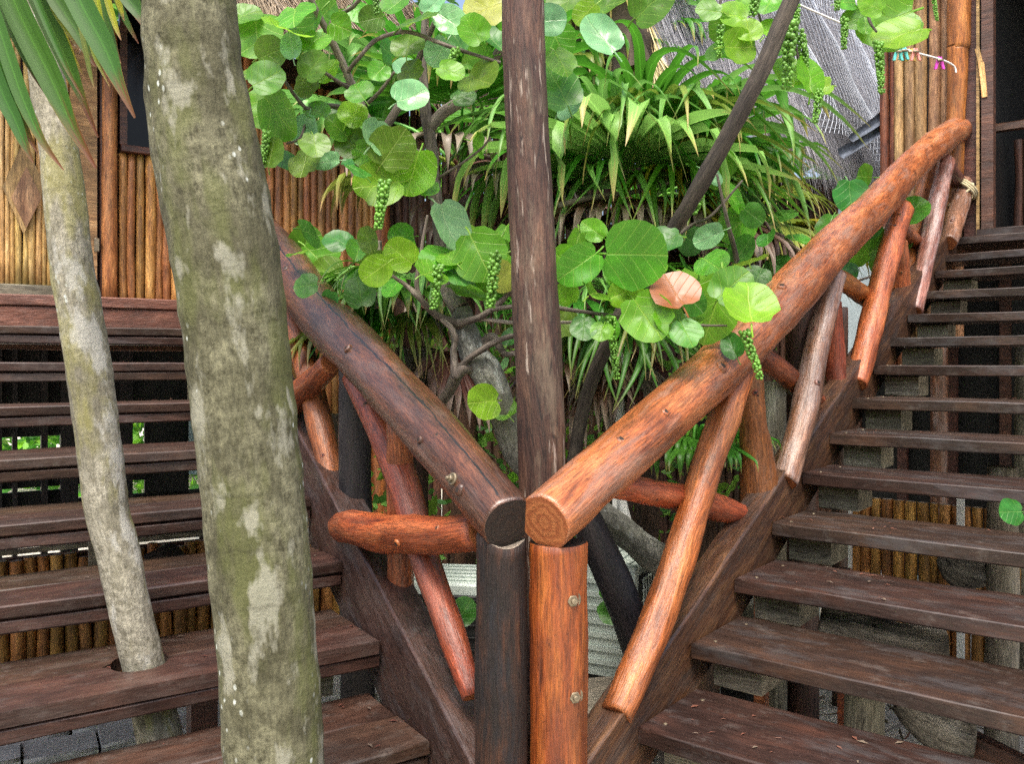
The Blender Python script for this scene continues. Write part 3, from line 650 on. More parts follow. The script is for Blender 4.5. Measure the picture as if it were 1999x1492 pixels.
DL = LP.z+LS.z*8                                             # left deck height
P8 = LP+LS*8
wallL = Upright((P8.x+LN.x*1.0, P8.y+LN.y*1.0), (.837, .547))     # runs right and away; n points inside
hutL = thing('cane_hut', 'left cane hut with yellow cane door, dark window and tan thatch eave', 'hut', wallL.at(0, 0))
def tl(px): return wallL.t(px)
def zl(px, py): return wallL.p(px, py).z
# deck: face boards and joists
for k, (z0, h, q, mt) in enumerate(((DL, .06, 0, 'deck'), (DL-.062, .16, .012, 'deck'), (DL-.225, .07, -.03, 'deck'))):
    plank('deck_board', M[mt], hutL, P8*1+Z*(z0-DL)+LN*(q)-LT*.05, LT, LN, Z, 3.2, .05 if k else .5, h, seed=60+k, n=14, wob=.005)
for k in range(4):
    plank('deck_board', M['deck'], hutL, P8+LN*(.54+k*.4)-Z*.002-LT*.9, LT, LN, Z, 4.2, .39, .045, seed=70+k, n=6)
plank('joist', M['frame_dark'], hutL, P8+LN*.9-Z*.42-LT*.6, LT, LN, Z, 4, .08, .06, seed=75, n=10)
# canes
zc1 = 3.95
cane_row(hutL, wallL, tl(232), tl(520), DL, zl(270, 303), .029, [M['cane'], M['end_orange']])
cane_row(hutL, wallL, tl(520), tl(724), DL-.75, 3.75, .03, [M['cane'], M['end_orange']])
log('corner_post', [(*wallL.at(tl(741), -.05, -.03), .075), (*wallL.at(tl(741), 2, -.03), .075), (*wallL.at(tl(741), 3.9, -.03), .07)], [M['redwood'], M['end_orange']], hutL, seed=50, n=14)
log('door_post', [(*wallL.at(tl(213), DL, -.02), .05), (*wallL.at(tl(213), zc1, -.02), .048)], [M['cane'], M['end_orange']], hutL, seed=51, n=10)
log('door_post', [(*wallL.at(tl(200), DL, -.015), .017), (*wallL.at(tl(198), zc1, -.015), .017)], [M['frame_dark'], M['frame_dark']], hutL, seed=52, n=10)
cane_row(hutL, wallL, tl(460), tl(520), zl(500, 300), zc1, .029, [M['cane'], M['end_orange']])
# window
wz0, wz1 = zl(270, 300), zl(270, 20); wt0, wt1 = tl(234), tl(450)
win = box('window', M['frame_dark'], hutL, wallL.at((wt0+wt1)/2, wz0+.012, -.03), wt1-wt0, .09, .045, wallL.d)
for t in (wt0+.02, wt1-.02): box('frame', M['frame_dark'], win, wallL.at(t, (wz0+wz1)/2+.04, -.0), .045, .06, wz1-wz0, wallL.d)
box('pane', M['glass'], win, wallL.at((wt0+wt1)/2, (wz0+wz1)/2+.04, .03), wt1-wt0-.08, .008, wz1-wz0, wallL.d, bev=.001)
box('lintel', M['frame_dark'], hutL, wallL.at((tl(190)+wt1)/2, wz1+.13, .02), wt1-tl(190)+.05, .06, .2, wallL.d)
# door
door = thing('door', 'yellow cane door with a diamond shaped tan panel', None, wallL.at(tl(60), DL)); door.parent = hutL; door.matrix_basis = Matrix.Translation(wallL.at(tl(60), DL)-hutL.location)
cane_row(door, wallL, tl(-60), tl(132), zl(50, 556), zc1-.1, .017, [M['cane_yellow'], M['end_pale']], name='cane')
box('stile', M['board_tan'], door, wallL.at((tl(136)+tl(188))/2, (DL+zc1)/2, -.02), tl(188)-tl(136), .05, zc1-DL-.06, wallL.d)
box('backing', M['frame_dark'], door, wallL.at(tl(40), (DL+zc1)/2, .05), .9, .02, zc1-DL-.06, wallL.d)
box('threshold', M['greywood'], door, wallL.at((tl(-60)+tl(132))/2, zl(50, 570), -.03), tl(132)-tl(-60), .06, .085, wallL.d)
def diamond(px, py, hx, hy, mt, off):
    mb = MB(); q = [wallL.p(px+a*hx, py+b*hy, off) for a, b in ((0, -1), (1, 0), (0, 1), (-1, 0))]; f = [p+wallL.n*.012 for p in q]
    i = [mb.vert(p, (p.x, p.y*.3, p.z)) for p in q+f]; mb.face(i[:4][::-1], 0, False)
    for k in range(4): mb.face((i[k], i[(k+1) % 4], i[4+(k+1) % 4], i[4+k]), 0, False)
    return mb.build('diamond_panel', M[mt], door)
diamond(47, 365, 42, 92, 'board_tan', -.045)
diamond(52, 385, 30, 60, 'cane_tan', -.052)
box('hinge', M['steel'], door, wallL.p(189, 478, -.05), .03, .012, .09, wallL.d)
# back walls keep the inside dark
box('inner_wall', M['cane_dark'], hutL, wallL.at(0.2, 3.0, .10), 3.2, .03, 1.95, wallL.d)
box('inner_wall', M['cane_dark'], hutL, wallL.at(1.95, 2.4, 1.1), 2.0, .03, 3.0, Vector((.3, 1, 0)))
# roof
eA, eB = wallL.at(-1.6, 4.4, -.6), wallL.at(2.15, 3.68, -.6); ups = (wallL.n*.75+Z*.66).normalized()
rf = slab('roof', M['thatch'], hutL, [eA, eB, eB+ups*3.2, eA+ups*3.2], .14)
straw_roof('thatch', rf, M['straw'], eA, eB, ups, 16, .17, 330, .42, w=.0042)

# ------------------------------------------------------------------ right hut
DR = RP.z+RS.z*13; P13 = RP+RS*13
wallR = Upright((P13.x+RN.x*.33, P13.y+RN.y*.33), (RT.x, RT.y))     # runs right and nearer; n points inside
hutR = thing('cane_hut', 'right cane hut with dark open doorway at the top of the stairs', 'hut', wallR.at(0, 0))
tr_ = wallR.t
cane_row(hutR, wallR, tr_(1746), tr_(1862), DR-.7, 5.1, .044, [M['cane_tan'], M['end_orange']], nvar=5)
cane_row(hutR, wallR, tr_(1715), tr_(1750), DR-.9, 5.1, .03, [M['cane_red'], M['end_orange']], nvar=3, off=.06)
log('log_post', [(*wallR.p(1838, 512, -.1), .085), (*wallR.p(1842, 490, -.1), .065), (*wallR.p(1858, 400, -.1), .062), (*wallR.p(1868, 200, -.1), .064), (*wallR.p(1870, 100, -.1), .068), (*wallR.p(1872, 60, -.1), .076), (*wallR.p(1872, -250, -.1), .085)], [M['orange'], M['end_orange']], hutR, seed=53, n=34, seg=18)
log('log_post', [(*wallR.p(1840, 512, -.1)-Z*0, .06), (*(wallR.p(1840, 512, -.1)*1).xy, -.05, .065)] if False else [(*wallR.at(tr_(1840), -.05, -.1), .06), (*wallR.at(tr_(1840), DR-.12, -.1), .058)], [M['greyred'], M['end_orange']], hutR, seed=54)
box('underfloor_shade_sheet', M['black'], hutR, wallR.at(.9, DR/2-.05, .5), 5.0, .04, DR-.1, wallR.d)  # black sheet added to paint the darkness under the floor
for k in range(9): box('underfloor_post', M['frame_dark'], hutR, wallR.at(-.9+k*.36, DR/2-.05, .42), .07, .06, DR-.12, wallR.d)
fr = box('door_frame', M['frame_dark'], hutR, wallR.at(tr_(1897), 3.9, -.02), tr_(1908)-tr_(1884), .06, 2.7, wallR.d)
box('door_frame', M['frame_dark'], hutR, wallR.at(tr_(1933), 3.9, -.05), tr_(1944)-tr_(1921), .1, 2.7, wallR.d)
box('door_frame', M['board_tan'], hutR, wallR.at(tr_(1914), 3.9, -.07), .02, .03, 2.7, wallR.d)
box('sill', M['frame_dark'], hutR, wallR.at(tr_(1990)+.4, wallR.p(1975, 243, .1).z, .15), 1.5, .05, .06, wallR.d)
cane_row(hutR, wallR, tr_(1946), tr_(1946)+1.1, DR, wallR.p(1970, 275, .7).z, .036, [M['cane_dark'], M['cane_dark']], off=.7)  # dark cane colour adds to the shade painted inside the doorway
box('inner_wall', M['black'], hutR, wallR.at(1.0, 3.8, 1.6), 4, .04, 2.8, wallR.d)  # black inner walls stand in for the shade inside the doorway
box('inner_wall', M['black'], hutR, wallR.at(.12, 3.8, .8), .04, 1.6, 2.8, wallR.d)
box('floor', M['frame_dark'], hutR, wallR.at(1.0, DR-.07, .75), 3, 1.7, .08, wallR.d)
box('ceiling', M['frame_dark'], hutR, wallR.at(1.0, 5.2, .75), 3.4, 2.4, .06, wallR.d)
st = thing('wedge_sticks', 'pale green wooden slat and wedge tucked beside the right door frame', 'slat', wallR.p(1912, 140, -.1))
for (a, b, w, mt) in (((1910, 122), (1916, 190), .035, 'cane_yellow'), ((1903, 95), (1909, 124), .03, 'cane_yellow')):
    p, q = wallR.p(*a, -.11), wallR.p(*b, -.11); d = q-p; plank('slat', M[mt], st, p, d, wallR.d, -wallR.n, d.length, w, .012, n=2, bev=.002)
# thatched roof beside it, with the net thrown over
rA, rB = Vector((.86, 4.95, EYE+1.70)), Vector((3.55, 8.35, EYE+1.72)); al = (rB-rA).normalized(); rin = Vector((-al.y, al.x, 0)); rup = (rin*.33+Z*.94).normalized(); rB2 = rB+al*3
hutM = thing('thatched_hut', 'middle hut whose lilac grey thatch roof hangs down under a pale net', 'hut', (2.2, 7.2, 0))
rf = slab('roof', M['thatch_pale'], hutM, [rA, rB2, rB2+rup*4.2, rA+rup*4.2], .16)
straw_roof('thatch', rf, M['straw_grey'], rA, rB2, rup, 17, .17, 230, .4, w=.0052, lean=.2)
straw_roof('fringe', rf, M['straw'], rA+rup*.05-Z*.03, lerp(rA, rB, .45)+rup*.05-Z*.03, rup, 1, .1, 420, .3, w=.0045, lean=.2)
rC = rA+Vector((-.75, .75, -.02)); M['straw_gold'] = bladematerial('golden thatch straw', (.55, .47, .2), .9, (.5, .4, .2), trans=.05, vary=0)
rf2 = slab('roof', M['thatch'], hutM, [rC, rA, rA+rup*4, rC+rup*3.6+rin*.3], .12)
straw_roof('thatch', rf2, M['straw_gold'], rC, rA, (rup+Vector((.1, .1, 0))), 12, .17, 300, .4, w=.005, lean=.2)
wallM = Upright((-.95, 6.95), (1, .12)); wl = wallM
cane_row(hutM, wallM, 2.2, 3.9, -.05, 3.25, .034, [M['cane_dark'], M['cane_dark']], nvar=3)
cane_row(hutM, wallM, 0, 2.2, -.05, 4.3, .034, [M['cane_dark'], M['cane_dark']], nvar=5)
box('window', M['glass'], hutM, wallM.p(1370, 830, -.06), .85, .03, .42, wallM.d)
box('window_sill', M['frame_dark'], hutM, wallM.p(1370, 905, -.08), .95, .08, .05, wallM.d)
box('lower_wall', M['pale_wall'], hutM, wallR.at(-.75, 2.3, .3), .5, .06, 1.3, wallR.d)
# net
def strap(name, parent, pts, mat, fold=.25, n=14, face=None):
    """leaf blade along (x,y,z,halfwidth) points"""
    mb = MB(); S = spline([list(p) for p in pts], n); C = [Vector(s[:3]) for s in S]; rows = []
    for i in range(n):
        T = (C[min(i+1, n-1)]-C[max(i-1, 0)]).normalized(); view = face or Vector((0, -1, .15)); sd = T.cross(view).normalized(); nr = sd.cross(T)
        w = max(S[i][3], .0004); t = i/(n-1)
        rows.append([mb.vert(C[i]+sd*w*a+nr*w*fold*(abs(a)-.5), (a, 0, t)) for a in (-1, -.5, 0, .5, 1)])
    for i in range(n-1):
        for j in range(4): mb.face((rows[i][j], rows[i][j+1], rows[i+1][j+1], rows[i+1][j]))
    return mb.build(name, mat, parent)
def netting():
    t = thing('fishing_net', 'pale blue fishing net draped over the lilac thatch beside the cane wall', 'net', rB)
    mb = MB(); nrm = al.cross(rup).normalized(); nrm = nrm if nrm.z > 0 else -nrm
    def sp(u, v):
        p = lerp(rA, rB, u)+rup*v
        return p+nrm*(.10+.05*math.sin(u*19+v*3)+.05*noise.noise(p*2.2))
    nu, nv = 62, 44
    def edge(v): return .50+.06*math.sin(v*3)
    for k in range(nu):
        pts = [(*sp(lerp(edge(v/10), 1.35, (k+.35*math.sin(v*.6))/nu), v*.105+.12), .0032) for v in range(0, 24)]
        add_tube(mb, pts, n=24, seg=3, lump=0, caps=False, bev=0)
    for k in range(nv):
        pts = [(*sp(lerp(edge(k*.06), 1.35, j/22), k*.06+.12+.05*math.sin(j*.5)), .0032) for j in range(23)]
        add_tube(mb, pts, n=23, seg=3, lump=0, caps=False, bev=0)
    mb.build('mesh_cords', M['net'], t)
    for pp, w in (([(1786, -60), (1780, 60), (1770, 150), (1752, 222), (1705, 262), (1640, 302)], 11), ([(1775, -60), (1768, 70), (1752, 170), (1725, 225), (1660, 272)], 9)):
        pts = [(*U(a, b, 6.62+.03*j), w*6.6/FPX*(.6+.6*abs(math.sin(j*1.7)))) for j, (a, b) in enumerate(pp)]
        strap('folded_edge', t, pts, M['net_dark'], fold=.9, n=24)
netting()
# clothes line with pegs
line = [(1560, 8, 5.6), (1620, 35, 5.7), (1700, 68, 5.8), (1775, 98, 5.9), (1835, 115, 5.95), (1862, 128, 6.0), (1867, 142, 6.0)]
tag(log('clothes_line', [(*U(a, b, d), .0065) for a, b, d in line], [M['cord'], M['cord']], None, n=40, seg=6, lump=0), 'white clothes line tied to the orange log post', 'clothes line')
def peg(px, py, d, mt, label):
    t = thing('clothes_peg', label, 'clothes peg', U(px, py, d), 'clothes pegs on the line')
    for s in (-1, 1):
        p0 = U(px+s*1, py-10, d); p1 = U(px+s*8, py+14, d); dd = p1-p0; plank('leg', M[mt], t, p0-Vector((.008, 0, 0)), dd, (1, 0, 0), (0, -1, 0), dd.length, .02, .015, n=1, bev=.003, wob=0)
    c = U(px, py-2, d); log('spring', [(c.x-.02, c.y-.01, c.z, .008), (c.x+.02, c.y-.01, c.z, .008)], [M['steel'], M['steel']], t, n=3, seg=8, lump=0)
for a in ((1754, 103, 5.87, 'peg_teal', 'teal clothes peg leftmost on the line'), (1765, 101, 5.88, 'peg_teal', 'teal clothes peg next to the yellow peg'), (1778, 104, 5.9, 'peg_yellow', 'yellow clothes peg on the line'), (1788, 103, 5.88, 'peg_salmon', 'salmon pink clothes peg beside the yellow one'), (1835, 120, 5.95, 'peg_magenta', 'magenta clothes peg nearest the log post')): peg(*a)

# ------------------------------------------------------------------ under the huts
stk = Upright((U(0, 0, 4.38).x, 4.38), (.87, .49))
lw = thing('log_stake_wall', 'low wall of golden upright log stakes under the left stairs', 'wall', stk.at(.5, 0))
cane_row(lw, stk, -.1, 1.75, -.05, .72, .034, [M['stake'], M['end_pale']], name='stake', nvar=6, lump=.08, jit=.012, ztop=lambda t: .70+.03*noise.noise(Vector((t*9, 1, 2))))
log('top_rail', [(*stk.at(-.15, .745, -.05), .014), (*stk.at(.8, .75, -.05), .014), (*stk.at(1.8, .74, -.05), .013)], [M['greywood'], M['end_pale']], lw, seed=61)
log('top_rail', [(*stk.at(-.15, .772, -.02), .013), (*stk.at(1.8, .768, -.02), .013)], [M['greywood'], M['end_pale']], lw, seed=62)
box('gap_dark_board', M['frame_dark'], lw, stk.at(.82, .36, .07), 2.0, .02, .68, stk.d)  # dark board added to keep bright sand out of the stake gaps
box('pale_post', M['greywood'], lw, stk.p(186, 1110, -.12), .06, .06, .5, stk.d)
log('burnt_log', [(*stk.p(285, 1100, -.1), .04), (*stk.p(330, 1085, -.1), .055), (*stk.p(360, 1095, -.1), .03)], [M['post_dark'], M['post_dark']], lw, seed=63, lump=.3, n=14)
skr = Upright((U(1980, 0, 4.8).x, 4.8), (RT.x, RT.y))
rw = thing('log_stake_wall', 'wall of brown upright log stakes behind the right stairs', 'wall', skr.at(0, 0))
cane_row(rw, skr, skr.t(1662), .5, -.05, .88, .03, [M['stake'], M['end_pale']], name='stake', nvar=6, lump=.08, jit=.01)
for i, (px, label) in enumerate(((1657, 'white strip standing in for a light gap at the left end of the right stake wall'), (1876, 'white square post in front of the right stake wall'))):  # left one stands in for white light showing through a gap
    p = skr.p(px, 1200, -.12); tag(box('white_strip', M['white'], None, (p.x, p.y, .45), .035, .035, 1.0, skr.d), label, 'post', 'white strips under the right stairs')
drk = thing('underfloor_frame', 'dark posts, and black boards added for shade, under the floor of the left hut', 'frame', wallL.at(0, 0, .7))
wl2 = Upright((wallL.at(0, 0, .7).x, wallL.at(0, 0, .7).y), (.837, .547))
for a, b in ((118, 152), (232, 258), (-20, 4), (80, 93), (24, 34)):
    box('post', M['dark_blue'], drk, wl2.at((wl2.t(a)+wl2.t(b))/2, .95), wl2.t(b)-wl2.t(a), .08, 2.1, wl2.d)
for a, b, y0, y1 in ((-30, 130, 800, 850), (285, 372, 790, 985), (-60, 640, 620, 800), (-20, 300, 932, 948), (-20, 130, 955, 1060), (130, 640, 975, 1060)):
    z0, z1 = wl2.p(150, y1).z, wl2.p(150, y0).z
    box('board', M['black'], drk, wl2.at((wl2.t(a)+wl2.t(b))/2, (z0+z1)/2, .06), wl2.t(b)-wl2.t(a), .03, z1-z0, wl2.d)  # black boards added to paint the dark of the underfloor space
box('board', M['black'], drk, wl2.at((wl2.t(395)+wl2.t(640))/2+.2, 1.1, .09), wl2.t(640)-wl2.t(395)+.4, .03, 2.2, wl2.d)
tag(box('blue_panel', M['blue_sheet'], None, wl2.at((wl2.t(368)+wl2.t(402))/2, 1.15, -.05), .14, .02, .62, wl2.d), 'pale blue panel under the left hut beside the big palm', 'panel')
# concrete pavers
pv = thing('paving', 'grey concrete pavers laid on the sand under the left stairs', None, (0, 0, 0)); pv['kind'] = 'structure'
pm = []
for k in range(3):
    mb = MB(); add_plank(mb, (-.14, -.1, .06), (1, 0, 0), (0, 1, 0), Z, .28, .2, .07, bev=.012, n=3, wob=.008, seed=k); fix(mb); pm.append(mb.mesh('paver', M['paver']))
for r in range(4):
    for k in range(11):
        p = stk.at(-.35+k*.292+r*.1, .0, -.22-r*.215+rnd.uniform(-.01, .01)); put('paver', pm[(k+r) % 3], pv, Matrix.Translation(p+Z*rnd.uniform(-.01, .012)) @ Matrix.Rotation(math.atan2(.49, .87)+rnd.uniform(-.03, .03), 4, 'Z'))

# ------------------------------------------------------------------ air conditioner units and pipes
def ac(px, py, d, w, dep, h, rot, label, front='black'):
    """px,py the middle of the top front edge"""
    c = U(px, py, d); t = thing('air_conditioner', label, 'air conditioner', (c.x, c.y, 0), 'air conditioner units on the ground')
    X = Vector((math.cos(rot), math.sin(rot), 0)); Y = Vector((-X.y, X.x, 0)); z = c.z
    body = box('body', M['plastic'], t, c+Y*dep/2-Z*h/2, w, dep, h, X, bev=.012)
    box('front_grille', M['black'], t, c-Y*.004-Z*h/2, w-.09, .02, h-.09, X, bev=.004)
    for k in range(9): box('grille_bar', M[front], t, c-Y*.018-Z*(.06+(h-.12)*k/8), w-.1, .006, .006, X, bev=.001)
    for k in range(12): box('grille_bar', M[front], t, c-Y*.018+X*((k/11-.5)*(w-.12))-Z*h/2, .005, .005, h-.1, X, bev=.001)
    for k in range(5): box('top_groove', M['plastic'], t, c+Y*(.04+dep*.18*k)+Z*.005, w-.05, .012, .01, X, bev=.003)
    for k in range(7): box('side_louvre', M['plastic'], t, c+X*(-w/2-.004)+Y*dep/2-Z*(.07+k*h*.12), .012, dep*.75, .02, X, bev=.004)
    for s in (-1, 1): box('foot', M['black'], t, c+X*s*w*.35+Y*dep/2-Z*(h+z-h)*.5-Z*h*.5, .05, dep*.9, max(.02, z-h), X)
    return t
ac(905, 1140, 3.35, .55, .32, .5, -.12, 'air conditioner with dark grille seen left of the charred corner post')
ac(1275, 1085, 3.75, .5, .32, .46, 1.12, 'air conditioner with pale side behind the black leaning post', 'plastic')
ac(1400, 1130, 3.9, .5, .3, .48, .2, 'air conditioner with pale gridded grille beside the right stringer', 'plastic')
ac(1540, 1188, 4.7, .4, .25, .36, .3, 'air conditioner half hidden behind the right treads', 'plastic')
tag(log('white_conduit', [(*U(a, b, 3.9), .024) for a, b in ((1214, 620), (1213, 760), (1210, 860), (1212, 960), (1225, 1020), (1250, 1070))], [M['white'], M['white']], None, seed=80, seg=10, lump=.02), 'white pipe running down behind the right handrail', 'pipe')
tag(log('thin_conduit', [(*U(a, b, 3.85), .012) for a, b in ((1200, 900), (1201, 1000), (1203, 1100))], [M['white'], M['white']], None, seed=81, seg=8, lump=.02), 'thin white cable beside the white pipe', 'cable')
tag(log('drain_hose', [(*U(a, b, 3.55), .009) for a, b in ((1290, 1130), (1310, 1165), (1335, 1195), (1350, 1215))], [M['black'], M['black']], None, seed=82, seg=8, lump=.02), 'thin black hose on the pale air conditioner', 'hose')

# ================================================================== PLANTS
# ------------------------------------------------------------------ palms with bare trunks
palmB = thing('palm_tree', 'thick olive grey palm trunk in front of the left staircase', 'palm tree', U(600, 2100, 1.95), 'palm trunks by the left stairs')
big = [(369, 0, 173), (395, 260, 201), (445, 520, 203), (473, 750, 195), (499, 1000, 193), (519, 1240, 188), (537, 1492, 189)]
pts = [(*U(a, b, 1.93), w*1.93/FPX/2) for a, b, w in reversed(big)]
top = U(352, -260, 1.95); bot = (U(560, 1800, 1.93).x, 1.93, -.05, .125)
pts = [bot, (U(552, 1700, 1.93).x, 1.93, .45, .112)]+pts+[(*top, .1), (*U(330, -700, 2.0), .1)]
log('trunk', pts, [M['palm_big'], M['palm_big']], palmB, seg=44, lump=.045, n=170, seed=90, rings=.045)
palmT = thing('palm_tree', 'slim pale palm trunk growing up through the left stair treads', 'palm tree', U(330, 1400, 2.7)*1, 'palm trunks by the left stairs')
thin = [(282, 1310, 78, 2.62), (252, 1182, 76, 2.6), (232, 1077, 77, 2.6), (211, 998, 79, 2.6), (198, 900, 79, 2.6), (177, 742, 80, 2.6), (152, 585, 80, 2.6), (140, 518, 79, 2.6), (119, 315, 72, 2.62), (100, 200, 66, 2.64), (82, 80, 60, 2.66), (70, 0, 56, 2.7), (45, -160, 54, 2.72), (20, -330, 50, 2.74)]
pts = [(*U(a, b, d), w*d/FPX/2) for a, b, w, d in thin]
pts = [(pts[0][0]+.16, 2.62, -.06, .085), (pts[0][0]+.075, 2.62, .42, .07), (pts[0][0]+.03, 2.62, .65, .062)]+pts
log('trunk', pts, [M['palm_thin'], M['palm_thin']], palmT, seg=28, lump=.045, n=140, seed=91, rings=.05)
fr = put('frond', None, palmT); tip = U(20, -330, 2.74)
rach = [(tip.x, tip.y, tip.z, .03), (*U(60, -420, 2.5), .024), (*U(140, -300, 2.2), .018), (*U(240, -190, 2.05), .012), (*U(330, -90, 1.98), .006)]
mb = MB(); add_tube(mb, rach, n=24, seg=8, lump=.05); me = mb.mesh('frond', [M['frond_olive'], M['frond_olive']])
bpy.data.objects.remove(fr); fr = put('frond', me, palmT)
d = 2.1
for pp, mt in (([(-30, -160, 20), (26, 0, 25), (98, 150, 24), (140, 245, 13), (188, 328, 2)], 'strap_green'), ([(-60, -120, 14), (0, 60, 15), (40, 180, 15), (80, 270, 8), (125, 332, 1)], 'strap_green'),
               ([(-60, 0, 14), (0, 170, 16), (30, 235, 14), (50, 285, 8), (66, 318, 1)], 'strap_green'), ([(30, -120, 18), (78, 0, 20), (128, 112, 17), (158, 185, 9), (192, 268, 1.5)], 'strap_green'),
               ([(70, -120, 13), (108, 0, 14), (135, 50, 13), (162, 92, 9)], 'strap_yellow'), ([(95, -130, 22), (155, 0, 25), (205, 95, 22), (232, 160, 12), (264, 230, 2)], 'strap_green'),
               ([(170, -90, 5), (190, 0, 6), (198, 40, 4), (202, 64, .7)], 'strap_yellow'), ([(170, -100, 6), (200, 0, 7), (222, 82, 5.5), (236, 120, .8)], 'strap_green'),
               ([(190, -90, 6), (211, 0, 7), (226, 50, 5), (237, 78, .8)], 'strap_yellow'), ([(210, -80, 5), (231, 0, 6), (238, 22, 4), (243, 40, .7)], 'strap_yellow'),
               ([(160, -160, 12), (240, -20, 15), (272, 25, 12), (292, 60, 5)], 'strap_green'), ([(150, 20, 4), (168, 100, 5), (176, 140, 4), (184, 170, .7)], 'frond_olive'),
               ([(40, -160, 15), (100, -20, 17), (150, 60, 13), (175, 110, 6), (188, 130, 1)], 'strap_green'), ([(-90, -60, 18), (-40, 60, 20), (0, 120, 18), (45, 240, 9), (75, 300, 1)], 'strap_green')):
    dd = d+rnd.uniform(-.12, .12); strap('leaflet', fr, [(*U(a, b, dd), w*dd/FPX) for a, b, w in pp], M[mt])
for k in range(11):
    x0 = -70+k*33+rnd.uniform(-8, 8); ln = rnd.uniform(.55, 1.)*(260-k*15); w0 = rnd.uniform(5, 9); dd = 2.25+rnd.uniform(-.1, .1); sl = .46+rnd.uniform(-.06, .06)
    strap('leaflet', fr, [(*U(x0, -110, dd), w0*dd/FPX), (*U(x0+60*sl+10, 0, dd), w0*1.1*dd/FPX), (*U(x0+60*sl+10+ln*.55*sl, ln*.6, dd), w0*.8*dd/FPX), (*U(x0+60*sl+10+ln*sl, ln, dd), .6*dd/FPX)], M[rnd.choice(['strap_green', 'strap_green', 'strap_yellow', 'frond_olive'])])
for k in range(5):
    x = rnd.uniform(130, 160); y = rnd.uniform(70, 125); log('fibre', [(*U(x-12, y-10, 2.6), .0012), (*U(x, y, 2.58), .0012), (*U(x+rnd.uniform(-4, 14), y+rnd.uniform(6, 16), 2.58), .0008)], [M['frond_grey'], M['frond_grey']], palmT, n=8, seg=4, lump=0)

# ------------------------------------------------------------------ sea grape
def leaf_mesh(mat, seed, asp=1., bite=0):
    r = random.Random(seed); mb = MB(); N_ = 20; cup = r.uniform(-.1, .3); fold = r.uniform(.05, .4); droop = r.uniform(-.1, .35)
    def pt(x, y): 
        z = cup*(x*x+y*y)*.6+fold*abs(x)*.55-droop*y*abs(y)*.5+.09*noise.noise(Vector((x*2.2+seed, y*2.2, seed)))*1.6
        return mb.vert((x*asp, y, z), (x*asp, y, seed*.7))
    ctr = pt(0, -.1); rings = []
    for q in (.38, .72, 1.):
        row = []
        for k in range(N_):
            a = 2*math.pi*k/N_-math.pi/2
            rad = 1+.05*noise.noise(Vector((math.cos(a)*1.5+seed*2, math.sin(a)*1.5, 1.)))*1.6
            da = abs((a+math.pi/2+math.pi) % (2*math.pi)-math.pi)      # notch at the stalk
            rad *= 1-.24*math.exp(-(da/.3)**2)
            if bite and q == 1. and k in (3, 12): rad *= .86
            row.append(pt(math.cos(a)*rad*q, math.sin(a)*rad*q-.1*(1-q)))
        rings.append(row)
    for k in range(N_):
        mb.face((ctr, rings[0][k], rings[0][(k+1) % N_]))
        for j in range(2): mb.face((rings[j][k], rings[j+1][k], rings[j+1][(k+1) % N_], rings[j][(k+1) % N_]))
    # stalk
    add_tube(mb, [(0, -.75, .02, .035), (0, -.95, -.02, .035), (.04, -1.2, -.14, .04)], n=4, seg=5, lump=0, m=0, mc=0, bev=0, caps=False)
    return mb.mesh('leaf', mat)
LM = {(t, v): leaf_mesh(LEAF[t], 3+t*7+v*3.3, (1.04, .92, .7, .98)[v], v == 3) for t in range(7) for v in range(4)}
def leaf(parent, px, py, r, d, tone=0, tilt=.36, var=None, roll=None, name='leaf', yaw=None, pitch=None):
    p = U(px, py, d); s = r*d/FPX; var = rnd.randrange(4) if var is None else var
    roll = rnd.uniform(0, 6.28) if roll is None else roll
    ax = rnd.gauss(0, tilt) if pitch is None else pitch; ay = rnd.gauss(0, tilt) if yaw is None else yaw
    ax, ay = max(-1.2, min(1.2, ax)), max(-1.2, min(1.2, ay))
    m = Matrix.Translation(p) @ Matrix.Rotation(math.pi/2-.38, 4, 'X') @ Matrix.Rotation(ay, 4, 'Y') @ Matrix.Rotation(ax, 4, 'X') @ Matrix.Rotation(roll, 4, 'Z') @ Matrix.Scale(s*1.16, 4)
    return put(name, LM[(tone, var)], parent, m)
def branch(parent, pts, mat='branch', name='branch', **k):
    return log(name, [(*U(a, b, d), w*d/FPX/2) for a, b, w, d in pts], [M[mat], M[mat]], parent, seg=10, n=max(12, 8*len(pts)), lump=.1, bev=.1, **k)
def cluster(parent, px, py, px2, py2, w, d, dens=1.):
    p0, p1 = U(px, py, d), U(px2, py2, d); L = (p1-p0).length; rr = w*.78*d/FPX/2
    cl = log('fruit_cluster', [(*p0, .003), (*lerp(p0, p1, .5), .0028), (*p1, .002)], [M['fruit'], M['fruit']], parent, n=8, seg=5, lump=0)
    mb = MB(); nrow = max(4, int(L/(rr*.42)*dens))
    for i in range(nrow):
        t = (i+.5)/nrow; c = lerp(p0, p1, t); r2 = rr*(1-.35*t)
        for k in range(5):
            if rnd.random() < .14: continue
            a = k*2*math.pi/5+i*.7+rnd.uniform(-.3, .3); g = r2*rnd.uniform(.26, .46); q = c+Vector((math.cos(a), math.sin(a), rnd.uniform(-.25, .25)))*r2*.72
            ico(mb, q, g)
    mb.build('fruit', M['fruit'], cl)['kind'] = 'stuff'
    return cl
ph = (1+5**.5)/2
ICO_V = [Vector(v).normalized() for v in ((-1, ph, 0), (1, ph, 0), (-1, -ph, 0), (1, -ph, 0), (0, -1, ph), (0, 1, ph), (0, -1, -ph), (0, 1, -ph), (ph, 0, -1), (ph, 0, 1), (-ph, 0, -1), (-ph, 0, 1))]
